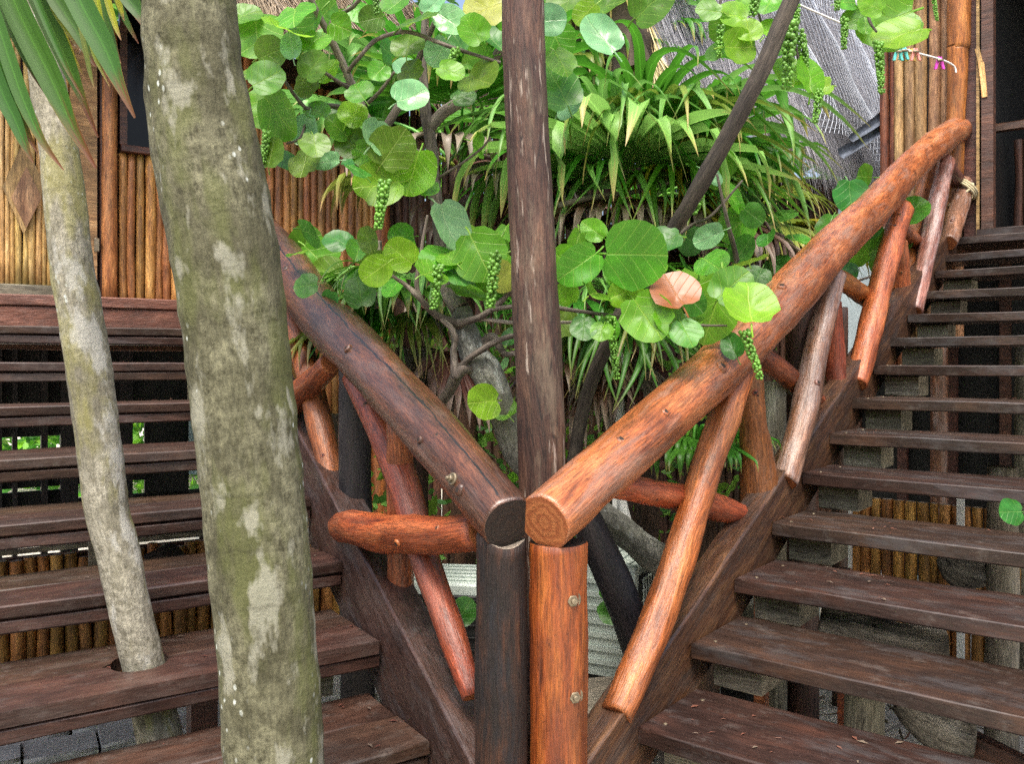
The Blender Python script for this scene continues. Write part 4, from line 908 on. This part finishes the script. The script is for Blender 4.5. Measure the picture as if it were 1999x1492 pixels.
ICO_F = [(0, 11, 5), (0, 5, 1), (0, 1, 7), (0, 7, 10), (0, 10, 11), (1, 5, 9), (5, 11, 4), (11, 10, 2), (10, 7, 6), (7, 1, 8), (3, 9, 4), (3, 4, 2), (3, 2, 6), (3, 6, 8), (3, 8, 9), (4, 9, 5), (2, 4, 11), (6, 2, 10), (8, 6, 7), (9, 8, 1)]
def ico(mb, c, r):
    key = {}; 
    def vv(v): 
        v = v.normalized(); q = tuple(round(x, 4) for x in v)
        if q not in key: key[q] = mb.vert(c+v*r)
        return key[q]
    for f in ICO_F:
        a, b, e = (ICO_V[i] for i in f); ab, be, ea = a+b, b+e, e+a
        for t in ((a, ab, ea), (ab, b, be), (ea, be, e), (ab, be, ea)): mb.face([vv(x) for x in t])

sg = thing('sea_grape_tree', 'sea grape tree with round green leaves and lichened trunk between the two staircases', 'tree', U(1420, 1490, 3.7)*1)
B = lambda *p, **k: branch(sg, p, **k)
log('trunk', [(*U(a, b, d), w*d/FPX/2) for a, b, w, d in ((1500, 1300, 62, 3.9), (1440, 1130, 50, 3.8), (1400, 1098, 52, 3.7), (1330, 1105, 56, 3.6), (1260, 1075, 58, 3.5), (1190, 1015, 50, 3.4), (1100, 950, 46, 3.35), (1022, 905, 50, 3.3), (985, 820, 54, 3.25), (955, 740, 60, 3.2), (925, 690, 56, 3.2), (908, 640, 46, 3.2), (900, 600, 36, 3.2))], [M['trunk'], M['trunk']], sg, seg=20, lump=.1, n=90, seed=95)
B((900, 605, 40, 3.2), (870, 560, 26, 3.25), (858, 470, 22, 3.3), (852, 390, 22, 3.3), (839, 261, 24, 3.3), (831, 215, 22, 3.3), (826, 112, 14, 3.3), (830, 20, 11, 3.3))
B((839, 250, 24, 3.3), (862, 222, 24, 3.3), (895, 200, 23, 3.3), (925, 167, 22, 3.28), (975, 100, 18, 3.2), (1000, 20, 14, 3.1), (1010, -60, 12, 3.))
B((848, 330, 18, 3.3), (800, 290, 18, 3.25), (740, 266, 20, 3.2), (722, 240, 18, 3.2), (705, 205, 17, 3.2), (674, 136, 16, 3.15), (640, 63, 14, 3.1), (608, 0, 12, 3.05), (590, -60, 10, 3.))
B((738, 264, 17, 3.2), (755, 245, 17, 3.2), (780, 205, 17, 3.2), (800, 165, 16, 3.2), (820, 110, 12, 3.2), (850, 40, 10, 3.15), (880, -40, 9, 3.1))
B((643, 66, 10, 3.1), (652, 36, 9, 3.1), (690, 12, 8, 3.05), (715, -20, 7, 3.))
B((678, 141, 9, 3.15), (705, 108, 8, 3.1), (734, 78, 8, 3.1), (774, 64, 8, 3.05), (808, 64, 8, 3.05), (883, 92, 8, 3.), (978, 122, 6, 3.))
B((711, 236, 14, 3.2), (675, 214, 12, 3.2), (640, 206, 10, 3.15), (600, 212, 8, 3.1), (565, 170, 7, 3.05), (545, 140, 5, 3.))
B((690, 175, 9, 3.15), (662, 160, 8, 3.1), (625, 135, 6, 3.05), (600, 120, 4, 3.))
B((708, 212, 8, 3.18), (745, 175, 7, 3.1), (770, 140, 5, 3.05))
B((596, 210, 8, 3.1), (598, 235, 6, 3.1), (585, 270, 5, 3.05), (560, 280, 4, 3.05))
B((910, 640, 20, 3.2), (892, 632, 18, 3.15), (850, 614, 14, 3.1), (818, 580, 12, 3.05), (790, 555, 9, 3.05), (755, 532, 6, 3.0))
B((888, 631, 16, 3.15), (930, 622, 14, 3.1), (965, 602, 12, 3.05), (1000, 564, 9, 3.0), (1030, 520, 6, 2.95))
B((935, 622, 9, 3.1), (1000, 630, 8, 3.05), (1090, 630, 7, 3.), (1160, 627, 6, 2.95))
B((960, 604, 10, 3.05), (1040, 596, 9, 2.95), (1140, 609, 8, 2.9), (1224, 620, 7, 2.85), (1346, 634, 6, 2.8), (1420, 636, 4, 2.75))
B((940, 720, 24, 3.2), (905, 720, 22, 3.15), (890, 735, 16, 3.15), (886, 690, 14, 3.15), (884, 645, 12, 3.12), (818, 575, 10, 3.1), (823, 490, 7, 3.1), (835, 420, 5, 3.1))
B((893, 720, 12, 3.15), (930, 690, 13, 3.12), (976, 664, 12, 3.1), (1005, 655, 10, 3.1))
B((900, 715, 26, 3.3), (880, 760, 22, 3.35), (848, 800, 20, 3.4), (835, 830, 14, 3.4))
B((925, 690, 30, 3.2), (960, 660, 22, 3.2), (985, 690, 12, 3.15), (1005, 690, 10, 3.1))
B((852, 350, 6, 3.3), (900, 320, 5, 3.2), (940, 290, 5, 3.15), (958, 268, 4, 3.1))
B((1090, 400, 12, 3.9), (1160, 385, 11, 3.95), (1250, 372, 9, 4.), (1320, 352, 6, 4.))
B((1300, 480, 8, 3.6), (1350, 440, 7, 3.6), (1390, 420, 6, 3.5), (1450, 352, 4, 3.45))
B((720, 700, 28, 3.9), (725, 620, 24, 3.9), (735, 540, 20, 3.9), (740, 470, 12, 3.9), mat='greywood')
LV = [(502, 68, 44, 0), (575, 30, 42, 0), (560, 58, 46, 1), (610, 55, 44, 0), (528, 104, 33, 3), (570, 92, 27, 2), (614, 81, 31, 0), (612, 130, 30, 3), (520, 153, 33, 0), (640, 140, 26, 1), (600, 165, 24, 3), (595, 180, 20, 4),
      (546, 222, 48, 0), (522, 212, 42, 0), (620, 220, 29, 0), (601, 254, 30, 2), (615, 282, 28, 3), (640, 316, 27, 2), (687, 282, 29, 3), (738, 268, 36, 2), (766, 290, 42, 3), (740, 361, 44, 1), (808, 335, 46, 1), (835, 367, 22, 0),
      (530, 300, 30, 3), (560, 312, 30, 4), (595, 318, 30, 3), (665, 52, 28, 0), (727, 37, 25, 3), (797, 88, 31, 3), (815, 40, 40, 3), (881, 42, 37, 2), (802, 141, 27, 3), (860, 102, 29, 2), (938, 157, 38, 3), (949, 18, 42, 6), (965, 82, 36, 4),
      (850, 5, 31, 2), (703, 180, 27, 0), (800, 190, 34, 2), (940, 112, 28, 0), (925, 60, 30, 1), (640, 20, 30, 0), (690, 225, 26, 1), (660, 250, 26, 0), (715, 300, 26, 0), (700, 335, 24, 4), (880, 140, 26, 1), (905, 190, 24, 4), (770, 10, 28, 0), (740, 140, 22, 0), (480, 30, 30, 0),
      (1087, 77, 36, 0), (1130, 70, 30, 3), (1175, 73, 46, 2), (1091, 171, 46, 4), (1112, 200, 33, 2), (1105, 3, 36, 3), (1189, 10, 38, 3), (1273, 6, 46, 3), (1075, 40, 28, 2), (1145, 25, 26, 1), (1095, 120, 30, 0),
      (874, 441, 48, 2), (937, 497, 50, 0), (856, 507, 33, 0), (783, 497, 32, 1), (1238, 497, 58, 0), (1122, 483, 36, 0), (1105, 510, 30, 1), (734, 529, 30, 1), (842, 532, 33, 0), (880, 505, 26, 0), (897, 535, 30, 4), (916, 571, 42, 0), (950, 512, 48, 0), (985, 540, 28, 6),
      (1105, 571, 24, 1), (1130, 518, 46, 0), (1158, 575, 44, 0), (1210, 527, 38, 0), (1245, 520, 52, 0), (1220, 571, 36, 1), (1262, 620, 48, 1), (1308, 627, 36, 0), (1318, 571, 42, 5), (945, 785, 32, 1), (997, 662, 22, 4), (1175, 648, 20, 1), (1190, 640, 24, 0),
      (595, 478, 36, 0), (660, 470, 28, 4), (622, 505, 40, 0), (640, 535, 34, 3), (700, 490, 30, 0), (690, 545, 28, 0), (655, 572, 26, 4), (600, 540, 28, 0), (770, 560, 24, 0), (720, 470, 26, 3), (1395, 600, 64, 1), (1463, 597, 50, 1), (1428, 560, 40, 0), (1432, 680, 28, 4), (1340, 650, 30, 0), (1352, 628, 24, 0), (1300, 470, 30, 4), (1160, 450, 28, 1), (1140, 640, 26, 4), (985, 800, 24, 0), (1355, 590, 26, 4)]
for (px, py, r, t) in LV:
    d = 3.05 if px < 1000 else (2.9 if px > 1080 and py < 300 else 2.85)
    if py > 740: d = 3.15
    if px < 715 and py > 440: d = railL.dep(px)+.45
    leaf(sg, px, py, r, d+rnd.uniform(-.12, .12), t)
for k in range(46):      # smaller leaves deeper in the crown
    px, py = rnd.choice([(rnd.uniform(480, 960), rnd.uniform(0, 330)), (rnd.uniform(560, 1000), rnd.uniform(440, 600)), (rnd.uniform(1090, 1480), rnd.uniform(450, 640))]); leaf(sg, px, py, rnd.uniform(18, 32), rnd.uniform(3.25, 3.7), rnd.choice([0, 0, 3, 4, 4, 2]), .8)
for c in ((733, -20, 736, 28, 22, 3.), (893, 95, 868, 145, 26, 2.98), (752, 352, 738, 448, 34, 2.95), (968, 492, 958, 602, 36, 2.9), (856, 518, 846, 604, 32, 2.98), (522, 255, 514, 318, 24, 2.98), (1192, 618, 1205, 742, 26, 2.8), (1452, 645, 1486, 742, 30, 2.7), (1215, 520, 1222, 556, 24, 2.8), (690, 520, 655, 548, 14, 3.)): cluster(sg, *c)

sg2 = thing('sea_grape_tree', 'sea grape branches with long fruit clusters hanging in front of the net', 'tree', (2.4, 3.4, 0))
branch(sg2, [(2200, 1300, 40, 3.9), (2230, 500, 36, 3.9), (2150, -120, 28, 3.7), (1900, -260, 20, 3.4), (1660, -120, 12, 3.15), (1560, -90, 10, 3.1), (1420, -60, 8, 3.1)], name='trunk', mat='branch')
for b in ([(1660, -100, 9, 3.1), (1690, 0, 8, 3.05), (1698, 40, 6, 3.02), (1712, 62, 4, 3.)], [(1420, -60, 7, 3.1), (1405, 20, 6, 3.1), (1415, 70, 5, 3.05), (1430, 95, 4, 3.05)], [(1560, -90, 8, 3.1), (1545, 20, 6, 3.05), (1560, 120, 5, 3.05)], [(1480, -70, 6, 3.1), (1478, 10, 5, 3.1), (1490, 50, 4, 3.1)]): branch(sg2, b, mat='stick')
for (px, py, r, t) in ((1733, 42, 56, 1), (1757, 70, 46, 1), (1672, 38, 26, 0), (1690, 52, 20, 0), (1580, 148, 42, 1), (1545, 140, 34, 1), (1510, 60, 28, 1), (1440, 92, 34, 1), (1432, 30, 28, 1), (1410, 55, 26, 0), (1462, 10, 26, 1), (1500, 10, 26, 0), (1400, 100, 20, 0), (1462, 60, 24, 1), (1600, 170, 24, 1), (1530, 100, 26, 0), (1650, 5, 22, 0), (1385, 20, 24, 0), (1700, 10, 26, 1)): leaf(sg2, px, py, r, 3.05+rnd.uniform(-.1, .1), t, .22)
for c in ((1545, 40, 1536, 172, 40, 3.), (1562, 60, 1575, 140, 28, 3.08), (1715, 80, 1722, 182, 26, 3.0), (1600, 175, 1592, 240, 24, 3.0), (1650, 35, 1648, 96, 22, 3.05), (1408, 50, 1404, 112, 22, 3.0), (1452, 45, 1450, 110, 24, 3.05), (1478, -20, 1470, 30, 30, 3.), (1636, -20, 1634, 20, 22, 3.0), (1555, -20, 1556, 50, 24, 3.), (1820, -25, 1830, 40, 14, 3.0)): cluster(sg2, *c)

sg3 = thing('sea_grape_shrub', 'low sea grape shrub behind the right handrail', 'shrub', U(1480, 1100, 4.0)*1)
branch(sg3, [(1500, 1180, 24, 4.), (1490, 800, 20, 3.9), (1450, 560, 14, 3.7), (1420, 430, 8, 3.5), (1400, 340, 5, 3.45)], name='stem')
branch(sg3, [(1490, 700, 14, 3.9), (1600, 560, 12, 4.7), (1690, 470, 8, 5.2), (1760, 430, 5, 5.6)]); branch(sg3, [(1480, 640, 10, 3.8), (1560, 590, 8, 4.2), (1640, 560, 6, 4.7), (1700, 540, 4, 5.2)])
for (px, py, r, t) in ((1408, 330, 34, 0), (1425, 385, 36, 0), (1385, 345, 24, 2), (1388, 462, 32, 2), (1440, 440, 36, 0), (1400, 480, 28, 0), (1350, 470, 26, 4), (1450, 490, 30, 4), (1500, 470, 26, 4), (1690, 345, 24, 0), (1782, 412, 30, 0), (1755, 470, 24, 4), (1780, 492, 18, 6), (1700, 470, 34, 0), (1690, 440, 28, 4), (1672, 500, 24, 0), (1660, 385, 34, 4), (1620, 440, 28, 4), (1560, 470, 26, 0), (1530, 420, 24, 4), (1720, 510, 24, 0), (1650, 530, 22, 4), (1480, 540, 24, 4), (1590, 500, 22, 0), (1520, 520, 24, 4), (1470, 420, 24, 4), (1340, 520, 24, 4), (1700, 580, 20, 4), (1540, 600, 22, 4)): leaf(sg3, px, py, r, (railR.dep(px)+.4 if px > 1500 else 3.6)+rnd.uniform(-.15, .15), t, .6)
cluster(sg3, 1378, 340, 1354, 420, 34, 3.5)
leaf(sg3, 1192, 1160, 26, 3.4, 4, .3); leaf(sg3, 1196, 1195, 28, 3.4, 4, .3); leaf(sg3, 905, 1195, 26, 3.1, 4, .5)
lg = tag(leaf(sg3, 1975, 1000, 26, 2.6, 4), None)

# ------------------------------------------------------------------ fan palms
def fan(parent, hub, axis, up, L, mat, spread=2.6, n=26, droop=.5, fuse=.64, stalk_from=None, seed=0, wf=1., arch=False):
    r = random.Random(seed); axis = axis.normalized(); side = axis.cross(up).normalized(); up = side.cross(axis).normalized(); mb = MB(); ns = 13
    dth = spread/n
    for i in range(n):
        th = -spread/2+dth*(i+.5)+r.uniform(-.03, .03); dr = axis*math.cos(th)+side*math.sin(th)+up*(.12*math.cos(th)); dr.normalize()
        ln = L*(.72+.28*math.cos(th))*r.uniform(.88, 1.08); p = Vector(hub); rows = []; dd = dr.copy(); g = droop*r.uniform(.15, 1.6); b0 = fuse+r.uniform(-.1, .22)
        if arch: g = r.uniform(.07, .15); b0 = r.uniform(.22, .45)
        tw = r.uniform(-.25, .25)
        for j in range(ns+1):
            s = j/ns; w = ln*s*math.tan(dth/2)*1.05 if s < fuse else ln*fuse*math.tan(dth/2)*1.05*(1-((s-fuse)/(1-fuse))**1.5)
            w = max(w, .0006)*wf; sd = dd.cross(up); sd = sd.normalized() if sd.length > .05 else side; nr = sd.cross(dd)
            rows.append((mb.vert(p-sd*w+nr*w*.3, (-1, 0, s)), mb.vert(p-nr*w*.3, (0, 0, s)), mb.vert(p+sd*w+nr*w*.3, (1, 0, s))))
            dd = (dd+Vector((0, 0, -.045))).normalized()
            if s > b0: dd = (dd+Vector((0, 0, -g*1.5))+side*tw*.6).normalized()
            p = p+dd*ln/ns
        for j in range(ns):
            for q in range(2): mb.face((rows[j][q], rows[j][q+1], rows[j+1][q+1], rows[j+1][q]))
    o = mb.build('frond', mat, parent)
    if stalk_from is not None:
        a, b = Vector(stalk_from), Vector(hub); md = lerp(a, b, .5)+Z*.06
        log('leaf_stalk', [(*a, .011), (*md, .009), (*b, .006)], [mat, mat], o, n=10, seg=6, lump=0)
    return o
def fanpalm(name, label, cx, cy, d, specs, trunk=True, group=None, arching=False):
    c = U(cx, cy, d); t = thing(name, label, 'palm', (c.x, c.y, 0), group)
    if trunk: log('trunk', [(c.x, c.y, -.05, .075), (c.x+.02, c.y, c.z*.5, .07), (c.x, c.y, c.z, .06)], [M['cane_dark'], M['cane_dark']], t, n=14, seg=12, lump=.12)
    for i, (az, el, st, L, mt, dr) in enumerate(specs):
        ar = arching and mt in (G, Pp, OL_, Y) and i % 4 != 3
        a, e = math.radians(az), math.radians(el); od = Vector((math.sin(a)*math.cos(e), -math.cos(a)*math.cos(e), math.sin(e)))   # az 0 = towards the viewer, + = right
        od = (od+Vector((rnd.gauss(0, .13), rnd.gauss(0, .13), rnd.gauss(0, .1)))).normalized(); hub = c+od*st*rnd.uniform(.8, 1.2); L *= rnd.uniform(.85, 1.2); ax = (od+Vector((0, 0, -.25))).normalized(); up = Vector((-od.x*od.z, -od.y*od.z, 1-od.z*od.z)) if abs(od.z) < .95 else Vector((0, 1, 0))
        fan(t, hub, ax, up, L, M[mt], n=rnd.randrange(19, 27) if not ar else rnd.randrange(13, 19), droop=dr, stalk_from=c, seed=i*7+int(cx), spread=rnd.uniform(2.5, 3.3) if not ar else rnd.uniform(1.5, 2.6), arch=ar, fuse=.3 if ar else .64, wf=1.25 if ar else 1.)
    return t
G, Pp, Y, D_, OL_, GR = 'frond_green', 'frond_pale', 'frond_yellow', 'frond_dead', 'frond_olive', 'frond_grey'
fanpalm('fan_palm', 'large fan palm with arching green and yellow leaves behind the leaning stick', 1255, 430, 4.6,
        [(-40, 40, .5, 1., Pp, .6), (0, 46, .5, 1.05, G, .45), (26, 42, .45, 1., Pp, .5), (48, 34, .35, .75, G, .5), (-75, 36, .5, .95, G, .7), (12, 36, .42, .95, G, .6), (38, 28, .3, .7, Pp, .7), (-20, 34, .42, .95, Pp, .6), (170, 52, .6, .8, Pp, .3), (-140, 45, .6, .8, G, .4), (-55, 28, .4, .9, G, .5), (60, 42, .35, .7, G, .5), (-5, 28, .35, .85, OL_, .5), (20, 26, .35, .8, G, .5), (-35, 24, .35, .85, Pp, .5), (80, 35, .35, .7, G, .5),
         (2, 22, .3, .6, Y, .6), (28, 18, .32, .6, Y, .6), (-28, 16, .4, .7, D_, .9), (18, 12, .35, .6, D_, .7), (5, 4, .3, .6, D_, .5), (-40, 0, .3, .6, D_, .8), (50, -4, .35, .6, D_, .6), (-75, 4, .35, .6, D_, .7), (-15, -28, .25, .55, D_, .4), (30, -30, .28, .5, D_, .5), (75, -15, .3, .5, GR, .5), (-60, -22, .3, .5, GR, .5)], group='fan palms between the huts', arching=True)
fanpalm('fan_palm', 'olive drooping fan palm just behind the top of the right handrail', 1470, 440, 5.9,
        [(-20, 35, .3, .7, OL_, .7), (30, 25, .25, .6, OL_, .7), (120, 8, .3, .75, OL_, .6), (135, 2, .3, .8, OL_, .6), (-60, 35, .3, .7, Pp, .8), (105, -8, .3, .85, Y, .5), (145, 8, .3, .7, OL_, .6), (0, 0, .25, .6, OL_, .8), (-40, 5, .3, .6, G, .8), (95, -25, .25, .7, G, .6), (125, -18, .3, .85, OL_, .5), (70, 5, .2, .5, OL_, .6), (110, 5, .2, .7, OL_, .6), (128, -5, .25, .8, Pp, .6)], group='fan palms between the huts', arching=True)
fanpalm('fan_palm', 'shaded fan palm with grey dry skirts left of the tall pole', 900, 330, 4.7,
        [(-70, 40, .45, .65, Pp, .6), (-40, 50, .45, .65, G, .7), (0, 40, .4, .65, G, .9), (40, 40, .45, .7, G, .8), (-95, 30, .5, .65, Pp, .5), (75, 35, .45, .7, G, .7), (0, 5, .3, .6, GR, 1.2), (40, 0, .3, .6, GR, 1.2), (-40, 0, .35, .6, D_, 1.2), (70, -5, .3, .55, D_, 1.2), (-75, 0, .35, .55, OL_, 1.), (160, 50, .5, .7, G, .5), (10, -30, .25, .5, D_, 1.1)], group='fan palms between the huts')
fanpalm('fan_palm', 'low green fan palm with spiky leaves behind the left handrail', 800, 590, 4.0,
        [(-60, 20, .2, .45, G, .8), (-20, 30, .2, .5, G, .9), (25, 20, .2, .5, Pp, .9), (60, 25, .2, .45, G, .8), (-30, -10, .2, .45, G, 1.), (15, -15, .2, .45, OL_, 1.), (50, -15, .2, .4, GR, 1.), (-75, -5, .2, .45, OL_, 1.), (0, -45, .2, .45, GR, .8), (40, -50, .25, .45, GR, .7), (75, -30, .3, .45, D_, .8), (0, 10, .2, .5, G, .8), (45, 5, .2, .5, G, .8), (-45, 5, .2, .5, Pp, .8), (85, 10, .25, .5, G, .8)], group='fan palms between the huts', arching=True)
fanpalm('fan_palm', 'small seedling fan palm under the right handrail', 1362, 860, 3.55,
        [(-70, 15, .06, .26, G, .9), (-20, 10, .06, .26, G, 1.1), (40, 5, .08, .3, G, 1.1), (85, 15, .1, .3, G, 1.)], trunk=True, group='fan palms between the huts')
fanpalm('fan_palm', 'ragged fan palm with hanging dry leaves below the grape leaves', 1200, 610, 4.15,
        [(-30, -10, .2, .55, OL_, 1.), (20, -15, .2, .55, G, 1.), (60, -10, .25, .55, OL_, 1.), (-70, -25, .25, .45, D_, 1.), (0, -55, .2, .45, GR, .8), (45, -50, .25, .5, D_, .8), (85, -5, .3, .55, OL_, .9), (-50, -50, .25, .45, D_, .8), (30, 25, .2, .55, G, 1.), (-20, 25, .2, .55, Pp, .9), (60, 20, .2, .55, G, .9), (-60, 20, .2, .55, G, .9), (0, 5, .2, .55, G, .8), (40, 5, .2, .55, OL_, .8), (100, 15, .25, .55, G, .8)], group='fan palms between the huts', arching=True)
fanpalm('fan_palm', 'bright fan palm high behind the tall pole', 1140, 120, 5.6,
        [(-50, 40, .3, .6, Pp, .8), (0, 40, .3, .6, OL_, .8), (50, 40, .35, .65, Pp, .8), (90, 30, .35, .6, G, .7), (-90, 30, .35, .6, Pp, .7), (30, 5, .3, .6, G, 1.), (-25, 5, .3, .6, OL_, 1.), (70, 0, .3, .6, G, 1.2)], group='fan palms between the huts')

# ------------------------------------------------------------------ greenery beyond and ground litter
def leafmass(name, label, box_, n, size, mats, seed):
    r = random.Random(seed); mb = MB(); (x0, x1), (y0, y1), (z0, z1) = box_
    for i in range(n):
        x, y, z = r.uniform(x0, x1), r.uniform(y0, y1), r.uniform(z0, z1)
        if noise.noise(Vector((x*.9, y*.9, z*.9+seed)))+.25 < r.uniform(-.2, .45): continue
        s = size*r.uniform(.5, 1.4); a = Vector((r.gauss(0, 1), r.gauss(0, 1), r.gauss(0, .7))).normalized(); b = a.cross(Vector((r.gauss(0, 1), r.gauss(0, 1), r.gauss(0, 1)))).normalized(); c = Vector((x, y, z)); m = r.randrange(len(mats))
        ids = [mb.vert(c+a*s*u+b*s*v*.55, (v, u, r.random())) for u, v in ((-1, 0), (-.3, -.8), (.5, -.7), (1, 0), (.5, .7), (-.3, .8))]; mb.face(ids, m)
    return tag(mb.build(name, mats), label, 'foliage', kind='stuff')
leafmass('far_shrubbery', 'sunlit green shrubbery seen under the left hut', ((-9, -2.2), (10.5, 12.5), (0, 2.6)), 9000, .09, [LEAF[0], LEAF[1], LEAF[4]], 3)
leafmass('far_trees', 'green tree mass behind the huts', ((-8, 9), (12.5, 15), (0, 8.5)), 26000, .17, [LEAF[0], LEAF[1], LEAF[4], LEAF[3]], 4)
leafmass('unseen_tree_screen', 'unseen leaf mass added behind the viewpoint to block low sky light', ((-11, 11), (-9, -6.5), (0, 4)), 11000, .2, [LEAF[0], LEAF[4], LEAF[3]], 6)  # out of view, added to cut low sky light on front faces
leafmass('undergrowth', 'dark undergrowth between the two staircases', ((-.9, 1.6), (4.6, 6.0), (.05, 1.9)), 2600, .05, [LEAF[4], LEAF[3], LEAF[0]], 5)
mb = MB(); r = random.Random(9)
for i in range(900):
    x, y = r.uniform(-.9, 2.2), r.uniform(2.6, 5.6); a = r.uniform(0, 6.28); L = r.uniform(.04, .2); w = r.uniform(.002, .006); z = .01+r.random()*.05; dx, dy = math.cos(a), math.sin(a); h = r.random()
    ids = [mb.vert((x+dx*L*u-dy*w*v, y+dy*L*u+dx*w*v, z+.03*u*r.random()), (v, h*30, .3+.4*h)) for u, v in ((0, -1), (0, 1), (1, .4), (1, -.4))]; mb.face(ids, r.randrange(2))
tag(mb.build('leaf_litter', [M['frond_grey'], M['frond_dead']]), 'dry twigs and leaf litter on the ground between the stairs', 'litter', kind='stuff')
plp = U(1190, 1290, 3.45)
tag(box('loose_board', M['greywood'], None, (plp.x+.05, plp.y, .38), .5, .2, .03, (1, .2, 0), up=(0, -.35, 1)), 'grey weathered board lying behind the corner posts', 'board')

def debris(name, label, P, S, T, Nn, n, dep, ln, seed):
    r = random.Random(seed); mb = MB()
    for k in range(n):
        i = r.randrange(0, 7); p = P+S*i+T*abs(r.gauss(0, .4))+Nn*r.uniform(.02, dep)+Z*.002; a = r.uniform(0, 6.28); d = Vector((math.cos(a), math.sin(a), 0)); e = Vector((-d.y, d.x, 0)); L = r.uniform(.002, .016); w = L*r.uniform(.08, .5); h = r.random()
        ids = [mb.vert(p+d*L*u+e*w*v+Z*z, (v, h*20, .2+.5*h)) for u, v, z in ((-1, 0, .0), (0, -1, .003), (1, 0, .001), (0, 1, .003))]; mb.face(ids, r.randrange(3))
    tag(mb.build(name, [M['frond_dead'], M['frond_grey'], M['frond_dead']]), label, 'litter', kind='stuff')
debris('step_litter', 'crumbs of leaf and bark lying on the right stair slabs', RP, RS, RT, RN, 150, .36, 1.6, 21)
debris('step_litter', 'crumbs of leaf and bark lying on the left stair planks', LP, LS, LT, LN, 120, .4, 1.9, 22)
